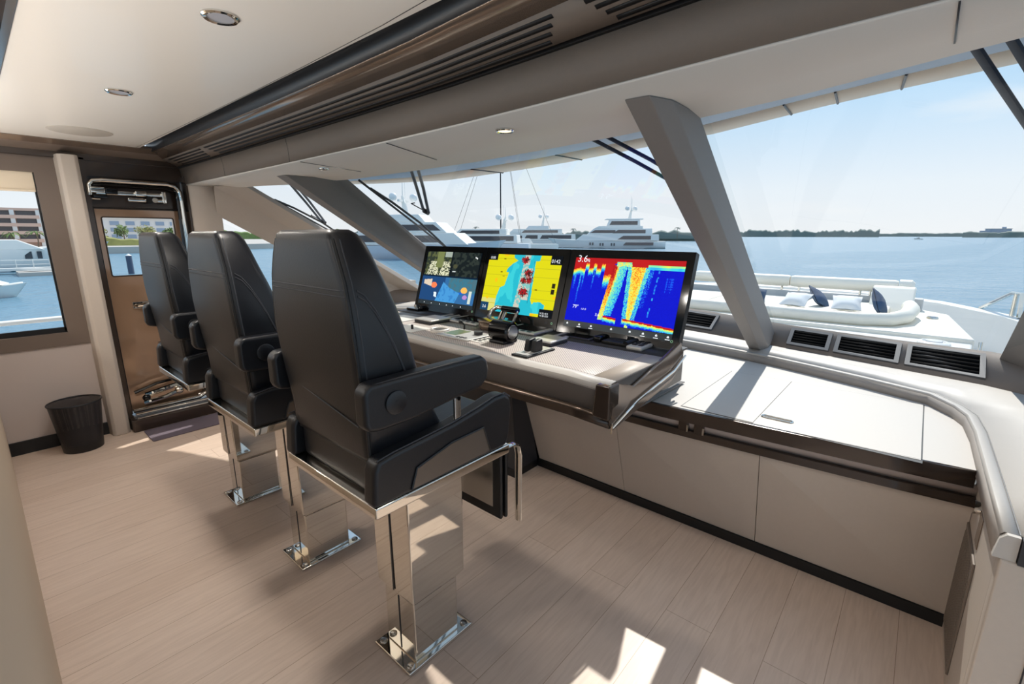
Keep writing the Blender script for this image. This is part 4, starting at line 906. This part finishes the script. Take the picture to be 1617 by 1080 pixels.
# ------------------------------------------------------------------ water and far shores
struct('water', MB().add([(-600, -900, SEA), (3200, -1800, SEA), (3200, 2600, SEA), (-600, 1800, SEA)], [(0, 1, 2, 3)]), M['sea'], 'rippled blue marina and bay water')
def leaf_crown(mb, c, r, n, size, rz=.8):
    for _ in range(n):
        while True:
            p = Vector((random.uniform(-1, 1), random.uniform(-1, 1), random.uniform(-1, 1)))
            if .35 < p.length < 1: break
        p = Vector((p.x*r, p.y*r, p.z*r*rz))+Vector(c); a_ = Vector((random.gauss(0, 1), random.gauss(0, 1), random.gauss(0, 1))).normalized(); b_ = a_.orthogonal().normalized(); s = size*random.uniform(.6, 1.3)
        mb.add([p+a_*s, p+b_*s*.5, p-a_*s, p-b_*s*.5], [(0, 1, 2, 3)])
def tree(x, y, z, r, h, m, lab, name='broadleaf_tree', n=260, group=None):
    t_ = thing(name, lab, 'tree', (x, y, z), group)
    obj('trunk', MB().cyl((x, y, z), (x, y, z+h-r*.3), r*.09, 8, r*.05), M['trunk'], t_)
    mb = MB()
    for k in range(4): leaf_crown(mb, (x+random.uniform(-.4, .4)*r, y+random.uniform(-.4, .4)*r, z+h-r*.2+random.uniform(-.25, .25)*r), r*random.uniform(.6, .85), n//4, r*.2)
    obj('foliage', mb, m, t_); return t_
def palm(x, y, z, h, r, lab, group=None, m=None):
    t_ = thing('palm_tree', lab, 'tree', (x, y, z), group)
    obj('trunk', MB().tube([(x, y, z), (x+.1*r, y, z+h*.5), (x, y+.1*r, z+h)], [r*.08, r*.06, r*.05], 6), M['trunk'], t_)
    mb = MB()
    for k in range(13):
        a_ = 2*PI*k/13+random.uniform(-.2, .2); d_ = Vector((math.cos(a_), math.sin(a_), 0)); w_ = Vector((-d_.y, d_.x, 0)); e = random.uniform(.1, .7); top = Vector((x, y, z+h))
        pts = [top+d_*r*q+Vector((0, 0, r*(e*q*1.2-1.1*q*q*(.6+e*.4)))) for q in (0, .35, .7, 1)]
        for u, (p, q) in enumerate(zip(pts, pts[1:])): mb.add([p-w_*r*.1, p+w_*r*.1, q+w_*r*.08*(1 if u < 2 else .1), q-w_*r*.08*(1 if u < 2 else .1)], [(0, 1, 2, 3)])
    obj('foliage', mb, m or M['tree'], t_); return t_
# seawall and land on the port side
struct('land_port', MB().prism([(-120, 186), (60, 181), (135, 215), (215, 330), (160, 480), (-200, 480)], 'z', SEA-.5, -1.7), M['concrete'], 'port shore with a concrete seawall')
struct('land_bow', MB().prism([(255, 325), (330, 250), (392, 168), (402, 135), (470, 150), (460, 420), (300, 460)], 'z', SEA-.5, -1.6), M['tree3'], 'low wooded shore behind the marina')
def ridge(name, pts, z0, hmin, hmax, step, m, label):
    mb = MB(); top = []; bot = []; back = []
    P_ = []
    for (a_, b_) in zip(pts, pts[1:]):
        L_ = math.dist(a_, b_); k = max(1, int(L_/step))
        P_ += [(lerp(a_[0], b_[0], i/k), lerp(a_[1], b_[1], i/k)) for i in range(k)]
    P_.append(pts[-1])
    for i, p in enumerate(P_):
        h = lerp(hmin, hmax, .5*sn(i*.31, 11)+.5*sn(i*1.07, 12)); bot.append((*p, z0)); top.append((p[0]*1.004, p[1]*1.004, z0+h*.85)); back.append((p[0]*1.012, p[1]*1.012, z0+h)); 
    return mb.strips([bot, top, back])
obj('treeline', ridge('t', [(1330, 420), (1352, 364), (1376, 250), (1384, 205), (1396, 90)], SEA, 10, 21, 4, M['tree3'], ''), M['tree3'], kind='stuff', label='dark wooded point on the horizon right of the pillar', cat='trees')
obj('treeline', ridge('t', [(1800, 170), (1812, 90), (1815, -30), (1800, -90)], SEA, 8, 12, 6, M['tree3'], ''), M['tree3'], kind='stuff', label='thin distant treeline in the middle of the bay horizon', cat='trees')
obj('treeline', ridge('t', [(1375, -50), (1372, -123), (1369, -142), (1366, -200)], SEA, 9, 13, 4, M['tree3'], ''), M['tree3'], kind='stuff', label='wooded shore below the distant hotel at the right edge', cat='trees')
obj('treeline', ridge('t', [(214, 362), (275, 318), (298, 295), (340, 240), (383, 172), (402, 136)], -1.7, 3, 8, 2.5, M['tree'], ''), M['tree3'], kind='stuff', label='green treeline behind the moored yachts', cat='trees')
obj('treeline', ridge('t', [(120, 400), (150, 392), (186, 376), (214, 362)], -1.7, 4, 9, 2, M['tree'], ''), M['tree'], kind='stuff', label='green treeline seen through the port pane', cat='trees')
for i, (u, hh) in enumerate(((0, 10), (1, 12), (2, 9), (3, 11), (4, 10), (5, 12), (6, 9), (7, 11))):
    t = i/7; x, y = lerp(272, 390, t)+random.uniform(-4, 4), lerp(318, 158, t)
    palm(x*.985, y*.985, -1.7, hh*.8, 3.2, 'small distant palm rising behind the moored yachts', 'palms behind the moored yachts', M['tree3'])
ht = thing('hotel', 'pale stepped hotel block on the distant right shore', 'building', (1400, -105, 0))
obj('wing', MB().box(1396, 1412, -122, -84, 2, 13.5).box(1397, 1412, -84, -76, 2, 10), M['bluegrey'], ht); obj('tower', MB().box(1398, 1410, -114, -108, 13.5, 17.5), M['bluegrey'], ht); obj('roof', MB().box(1395, 1413, -123, -83, 13.5, 14.3), M['concrete'], ht)
# apartment building beyond the port window
ap = thing('apartment_building', 'peach apartment block with balconies beyond the port window', 'building', (0, 190, -1.7))
obj('facade', MB().box(-26, 15.2, 191, 205, -1.7, 8.0).box(15.2, 18.5, 192.5, 204, -1.7, 5.6), M['terracotta'], ap)
obj('roof', MB().box(-27, 15.8, 190, 206, 8.0, 8.7), M['terracotta'], ap)
for k in range(4):
    z = -.2+2.15*k
    obj('balcony_slab', MB().box(-26, 15.2, 189.6, 191, z-.35, z+.55), M['terracotta'], ap)
for i in range(8):
    for k in range(4):
        z = .35+2.15*k; x = -25+i*5.1
        obj('window', MB().box(x, x+4.1, 190.85, 191.02, z, z+1.35), M['apwin'], ap)
for i in range(9): obj('pier', MB().box(-26.2+i*5.1, -25.3+i*5.1, 189.8, 191.1, -1.7, 8.2), M['stucco'], ap)
db = thing('white_condominium', 'white condominium behind the trees seen through the door window', 'building', (48, 228, -1.7))
obj('wall', MB().box(30, 64, 226, 240, -1.7, 7.4), M['stucco'], db)
for i in range(7):
    for k in range(3): obj('window', MB().box(31.5+i*4.6, 34.2+i*4.6, 225.8, 226.1, .2+2.4*k, 1.6+2.4*k), M['bluegrey'], db)
obj('roof', MB().box(29.5, 64.5, 225.5, 240.5, 7.4, 7.8), M['stucco'], db)
for i, (x, y, r, h, mm, lab) in enumerate(((28, 196, 2.6, 4.6, 'tree2', 'rusty olive tree at the left of the door window'), (34.2, 195, 2.5, 5.0, 'tree', 'green tree second from the left in the door window'), (40.4, 197, 2.6, 5.0, 'tree2', 'yellow green tree in the middle of the door window'), (46.6, 195, 2.5, 4.2, 'tree', 'green tree at the right of the door window'), (52.8, 196, 2.6, 4.0, 'tree2', 'pale tree behind the farthest helm chair'))):
    tree(x, y, -1.7, r, h, M[mm], lab)
for x, y, h, lab in ((8.2, 172, 3.5, 'palm in front of the peach apartment block'), (12.6, 174, 3.8, 'palm at the right of the peach apartment block'), (3.5, 175, 4.2, 'palm at the left edge of the port window')):
    palm(x, y, -1.7, h, 2.4, lab)
palm(36, 178, -1.7, 3.6, 2.0, 'palm seen in the door window')
obj('landing', MB().box(-5, 60, 168, 187, SEA, -1.75), M['concrete'], label='concrete quay under the palms', kind='structure')

obj('shrubs', ridge('t', [(24, 186), (40, 185.5), (62, 184)], -1.75, 1.2, 3.4, 1.2, M['tree2'], ''), M['tree2'], kind='stuff', label='low yellow green shrubs along the quay in the door window', cat='shrubs')
# ------------------------------------------------------------------ boats
def place(root, x, y, ang):
    root.location = (x, y, SEA); root.rotation_euler = (0, 0, ang)
def hull(L, B, F, flare=.10, tr=.75):
    """bow at +x; waterline z=0"""
    st = [(-.5, tr, .92), (-.3, .95, .93), (0, 1.0, .96), (.2, .92, 1.02), (.34, .70, 1.12), (.44, .38, 1.24), (.5, .02, 1.34)]
    rings = []
    for (t, b_, f_) in st:
        r = []; zz = [-.08*F*3, 0, .45, 1.0]
        for k, (zf, wf, xo) in enumerate(((-.25, .55, -.10), (0, .80 if t < .3 else .62, -.06), (.5, .93 if t < .3 else .82, -.02), (1, 1, 0.03))):
            rk = max(0, t-.1)/.4
            r.append((t*L+xo*L*rk, b_*wf*B/2, zf*F*f_))
        rings.append([(x, -y, z) for x, y, z in r]+[(x, y, z) for x, y, z in r[::-1]])
    return MB().loft(rings)
def yacht(name, label, L, B, F, hullm, decks, wins, mast, cat='yacht', ports=(), fly=None, group=None, radome=True):
    r = thing(name, label, cat, (0, 0, 0), group)
    obj('hull', hull(L, B, F), hullm, r, smooth=50)
    obj('boot_stripe', MB().prism([(-.5*L, -.36*B), (.1*L, -.41*B), (.3*L, -.30*B), (.44*L, -.03*B), (.44*L, .03*B), (.3*L, .30*B), (.1*L, .41*B), (-.5*L, .36*B)], 'z', .02, .10*F), M['boot'], r)
    for (x0, x1, z0, z1, w, rk, m) in decks:
        obj('deckhouse', MB().prism([(x0, z0), (x1+rk, z0), (x1, z1), (x0+.1*(z1-z0), z1)], 'y', -w/2, w/2), m, r, bevel=.12)
    for (x0, x1, z0, z1, w, rk, m) in wins:
        for s in (-1, 1): obj('window', MB().prism([(x0, z0), (x1+rk, z0), (x1, z1), (x0, z1)], 'y', s*w/2, s*(w/2+.05)), m, r)
    for (x, z) in ports:
        for s in (-1, 1): obj('porthole', MB().box(x, x+.5, s*B*.47-.12, s*B*.47+.12, z, z+1.0), M['win'], r)
    if mast:
        x, z, h, w = mast
        mo = obj('mast', MB().prism([(x-.7, z), (x+.6, z), (x-.5, z+h*.55), (x-.9, z+h*.55)], 'y', -.3, .3).cyl((x-.7, 0, z+h*.5), (x-.6, 0, z+h), .12, 8, .05).box(x-.9, x-.4, -w*.6, w*.6, z+h*.38, z+h*.44), M['white'], r)
        if radome:
            for s in (-1, 1): obj('radome', MB().ball((x-.5+s*1.5, s*w*.5, z+h*.44+.55), .85, 12, 8), M['offwhite'], mo)
        obj('antenna', MB().cyl((x-.3, .4, z+h*.5), (x-.3, .4, z+h*1.1), .04, 6), M['white'], mo)
    return r
W, OW = M['white'], M['offwhite']
# right hand superyacht
A = yacht('superyacht', 'white superyacht with oval windows moored left of the leather pillar', 43, 8.4, 2.9, OW,
    [(-19, 9, 2.9, 5.2, 7.4, 3, OW), (-16.5, 5, 5.2, 7.4, 6.6, 2.6, OW), (-13, 3.2, 7.4, 8.3, 6.4, 1.8, W), (-12, -.5, 8.3, 10.6, 5.4, .9, OW), (-13, 0.5, 10.6, 11.0, 5.6, .8, W)],
    [(-16, -6, 3.3, 4.7, 7.4, 2.2, M['winbrown']), (-14, -4, 5.6, 6.9, 6.6, 2, M['winbrown']), (-3, 4.6, 5.7, 6.8, 6.6, 2, M['winbrown']), (-11, -1.5, 8.7, 10.1, 5.4, .8, M['win']), (-17, -7, 1.2, 2.3, 8.05, 1.0, M['winbrown'])],
    (-8, 10.8, 7.6, 3.6), ports=[(-3, 1.0), (-2, 1.0), (1.2, 1.0), (2.2, 1.0), (5, 1.2), (6, 1.2)])
place(A, 163.5, 94, math.atan2(112-76.7, 153.5-174))
B_ = yacht('motor_yacht', 'white motor yacht with twin radomes behind the bow of the superyacht', 46, 8, 2.8, W,
    [(-20, 13, 2.8, 5.4, 7.2, 3, W), (-14, 8, 5.4, 7.6, 6.4, 2.4, W), (-8, 1, 7.6, 9.0, 5.4, 1.5, OW)],
    [(-18, -5, 3.3, 4.9, 7.2, 1, M['win']), (-3, 2, 3.3, 4.9, 7.2, 1, M['win']), (4, 7, 3.5, 4.7, 7.2, .8, M['win']), (8.6, 11, 3.6, 4.6, 7.2, .8, M['win']), (-12, 3, 5.9, 7.1, 6.4, 1.4, M['winbrown'])],
    (-5, 8.8, 8.6, 3.4))
place(B_, 171, 137.5, math.atan2(130-98, 160-184))
C_ = yacht('motor_yacht', 'pale blue motor yacht moored stern on behind the chart monitor', 30, 7.5, 2.9, M['paleblue'],
    [(-12, 7, 2.9, 5.0, 6.6, 2.6, W), (-9, 4, 5.0, 6.6, 5.8, 2, W)],
    [(-11, 3, 3.4, 4.7, 6.6, 1.6, M['win']), (-7, 3.4, 5.3, 6.2, 5.8, 1.4, M['win'])],
    (-7.5, 6.6, 5.8, 2.8))
place(C_, 95, 96, math.radians(122))
D_ = yacht('motor_yacht', 'large white motor yacht with a tall radar mast beside the port pillar', 36, 8, 3.0, M['paleblue'],
    [(-16, 9, 3.0, 5.4, 7.2, 3, W), (-13, 5, 5.4, 7.6, 6.4, 2.4, W), (-9, 1, 7.6, 9.2, 5.4, 1.5, W)],
    [(-14, 4, 3.5, 4.9, 7.2, 1.8, M['win']), (-11, 4.4, 5.9, 7.1, 6.4, 1.6, M['win'])],
    (-3, 9.0, 7.5, 3.6), ports=[(4, 1.2), (5.2, 1.2), (6.4, 1.2), (7.6, 1.2)])
place(D_, 65, 83, math.radians(-62))
# sailing yacht
S_ = thing('sailing_yacht', 'sailing yacht with a very tall mast and shrouds behind the yachts', 'sailing yacht', (0, 0, 0))
obj('hull', hull(34, 6.6, 2.4), W, S_, smooth=50)
obj('coachroof', MB().prism([(-9, 2.4), (6, 2.4), (4, 3.9), (-8, 3.9)], 'y', -1.9, 1.9), W, S_, bevel=.1)
ms = obj('mast', MB().cyl((1, 0, 2.4), (1, 0, 44), .22, 10, .16), M['charcoal'], S_)
for z, w in ((14, 2.2), (24, 1.9), (34, 1.5)): obj('spreader', MB().tube([(1, -w, z), (1, 0, z+.2), (1, w, z)], .07, 6), M['charcoal'], ms)
for x, y in ((17, 0), (-16.5, 0), (1, -3.2), (1, 3.2), (15, 0), (-5.5, -2.6), (-5.5, 2.6)): obj('shroud', MB().cyl((x, y, 2.5), (1, 0, 43.5 if abs(x) > 2 else 40), .045, 5), M['charcoal'], S_)
place(S_, 112.5, 101.5, math.radians(135))
# boat moored beyond the port window
E_ = yacht('motor_yacht', 'long white motor yacht with square dark windows outside the port window', 34, 7.4, 3.0, OW,
    [(-17, 8, 3.0, 4.35, 6.6, 2.6, W)],
    [(q, q+w_, 1.75, 2.75, 5.9, 0, M['win']) for q, w_ in ((2.0, .9), (4.8, .8), (6.9, .8), (8.45, .75), (9.7, .5))],
    None)
place(E_, -3.0, 98, math.radians(-3))
tb = thing('tender', 'white tender boat tied up outside the port window', 'boat', (0, 0, 0))
obj('hull', hull(9, 2.8, .85), OW, tb, smooth=50); obj('deck', MB().prism([(-4.4, .75), (3.6, 1.05), (2.4, 1.55), (-.5, 2.1), (-4.4, 2.1)], 'y', -1.15, 1.15), W, tb, bevel=.15, seg=3); obj('rub_rail', MB().tube([(-4.4, -1.3, .85), (1.5, -1.3, .92), (3.6, -.6, 1.05), (4.5, 0, 1.15)], .07, 8), W, tb)
place(tb, -1.7, 57.5, math.radians(-14))
dk = thing('floating_dock', 'white floating dock with railings outside the port window', 'dock', (5, 87, SEA))
obj('pontoon', MB().box(3.8, 8.1, 83.5, 88.5, SEA-.3, SEA+.45), M['concrete'], dk); obj('upper_walkway', MB().box(-6, 8.2, 89, 91, SEA+.45, SEA+.75), W, dk)
for i in range(8): obj('rail_post', MB().cyl((-4+i*1.6, 89, SEA+.7), (-4+i*1.6, 89, SEA+1.9), .05, 6), W, dk)
obj('top_rail', MB().cyl((-5, 89, SEA+1.9), (8, 89, SEA+1.75), .05, 6), W, dk); obj('mid_rail', MB().cyl((-5, 89, SEA+1.3), (8, 89, SEA+1.2), .04, 6), W, dk)
gp = thing('gangway', 'white folded gangway lying on the floating dock', 'gangway', (5, 86, SEA+.45))
obj('ramp', MB().prism([(3.8, SEA+.95), (6.2, SEA+.80), (7.8, SEA+.55), (7.8, SEA+.46), (5.0, SEA+.50)], 'y', 85.5, 86.7), W, gp)
pt = thing('mooring_post', 'dark mooring pile with a white cap in the door window', 'post', (13.9, 78.8, SEA-.5))
obj('pile', MB().cyl((13.9, 78.8, SEA-.5), (13.9, 78.8, -1.2), .33, 14), M['piling'], pt); obj('cap', MB().cyl((13.9, 78.8, -1.2), (13.9, 78.8, -.95), .36, 14, .05), W, pt)
sb = thing('speedboat', 'tiny white speedboat out on the bay', 'boat', (0, 0, 0)); obj('hull', hull(9, 3, 1.2), W, sb); obj('windscreen', MB().prism([(-1, 1.2), (2, 1.2), (.5, 2.1), (-1, 2.1)], 'y', -1, 1), M['win'], sb); place(sb, 700, 10, 2.2)

# ------------------------------------------------------------------ light
w = bpy.data.worlds.new('sky'); SC.world = w; w.use_nodes = True; nt = w.node_tree; nt.nodes.clear(); L = nt.links
out = nt.nodes.new('ShaderNodeOutputWorld'); bg = nt.nodes.new('ShaderNodeBackground'); tc = nt.nodes.new('ShaderNodeTexCoord'); sx = nt.nodes.new('ShaderNodeSeparateXYZ')
L.new(tc.outputs['Generated'], sx.inputs[0])
cr = nt.nodes.new('ShaderNodeValToRGB'); e = cr.color_ramp.elements
e[0].position = 0; e[0].color = (*lin((236, 238, 240)), 1); e[1].position = 1; e[1].color = (*lin((172, 200, 236)), 1)
for p, c_ in ((.08, (228, 236, 243)), (.22, (188, 219, 244)), (.45, (178, 208, 240))):
    q = e.new(p); q.color = (*lin(c_), 1)
L.new(sx.outputs['Z'], cr.inputs[0])
mpn = nt.nodes.new('ShaderNodeMapping'); mpn.inputs['Scale'].default_value = (1.6, 1.6, 9); L.new(tc.outputs['Generated'], mpn.inputs[0])
nz = nt.nodes.new('ShaderNodeTexNoise'); nz.inputs['Scale'].default_value = 1.7; nz.inputs['Detail'].default_value = 6; L.new(mpn.outputs[0], nz.inputs['Vector'])
c2r = nt.nodes.new('ShaderNodeValToRGB'); c2r.color_ramp.elements[0].position = .56; c2r.color_ramp.elements[0].color = (0, 0, 0, 1); c2r.color_ramp.elements[1].position = .74; c2r.color_ramp.elements[1].color = (.55, .55, .55, 1); L.new(nz.outputs['Fac'], c2r.inputs[0])
mxw = nt.nodes.new('ShaderNodeMix'); mxw.data_type = 'RGBA'; mxw.inputs['B'].default_value = (*lin((246, 244, 242)), 1)
L.new(c2r.outputs[0], mxw.inputs['Factor']); L.new(cr.outputs[0], mxw.inputs['A']); L.new(mxw.outputs['Result'], bg.inputs[0]); L.new(bg.outputs[0], out.inputs[0])
bg.inputs[1].default_value = .82
sun = bpy.data.lights.new('sun', 'SUN'); sun.energy = 3.5; sun.angle = .009; sun.color = (1, .95, .87)
so_ = bpy.data.objects.new('sun', sun); COL.objects.link(so_)
so_.rotation_euler = Vector((-.94, -.22, -1)).to_track_quat('-Z', 'Y').to_euler()

def lamp(x, y, z, power):
    l = bpy.data.lights.new('downlight_and_fill_spot', 'SPOT'); l.energy = power; l.spot_size = math.radians(172); l.spot_blend = 1; l.shadow_soft_size = .05; l.color = (1, .93, .85)
    o = bpy.data.objects.new('downlight_and_fill_spot', l); COL.objects.link(o); o.location = (x, y, z-.02)
for x, y in ((.582, 1.598), (.545, 2.711), (.56, 3.55), (-.75, 1.6), (-.75, 2.7), (-.75, 3.8), (-2.2, 1.6), (-2.2, 2.7), (-2.2, 3.8)): lamp(x, y, 2.05, 22 if x > 0 else 26)  # spots added to brighten the cabin; most have no fitting
for x, y in ((1.353, 1.215), (1.422, 2.667), (1.28, .10)): lamp(x, y, ZT, 3)  # first sits at the lit soffit downlight, the others are added fill

struct('added_fill_strip', MB().box(-.135, -.065, .33, 4.38, 1.24, 1.246), M['lamp'], 'unseen glowing strip added under the fill light on the aft bulkhead')
# added area light and glowing strip, out of view, to brighten the headliner
lc = bpy.data.lights.new('added_headliner_fill', 'AREA'); lc.shape = 'RECTANGLE'; lc.size = .06; lc.size_y = 4.0; lc.energy = 23; lc.color = (1, .97, .93)
lo_ = bpy.data.objects.new('added_headliner_fill', lc); COL.objects.link(lo_); lo_.location = (-.10, 2.35, 1.25); lo_.rotation_euler = (PI, math.radians(-14), 0)
vs = SC.view_settings; vs.view_transform = 'Standard'; vs.look = 'None'; vs.gamma = 1; vs.use_curve_mapping = False; vs.exposure = 0.43
cy = SC.cycles; cy.use_denoising = True; cy.max_bounces = 10; cy.diffuse_bounces = 6; cy.glossy_bounces = 5; cy.transparent_max_bounces = 16; cy.sample_clamp_indirect = 6; cy.caustics_reflective = False; cy.caustics_refractive = False
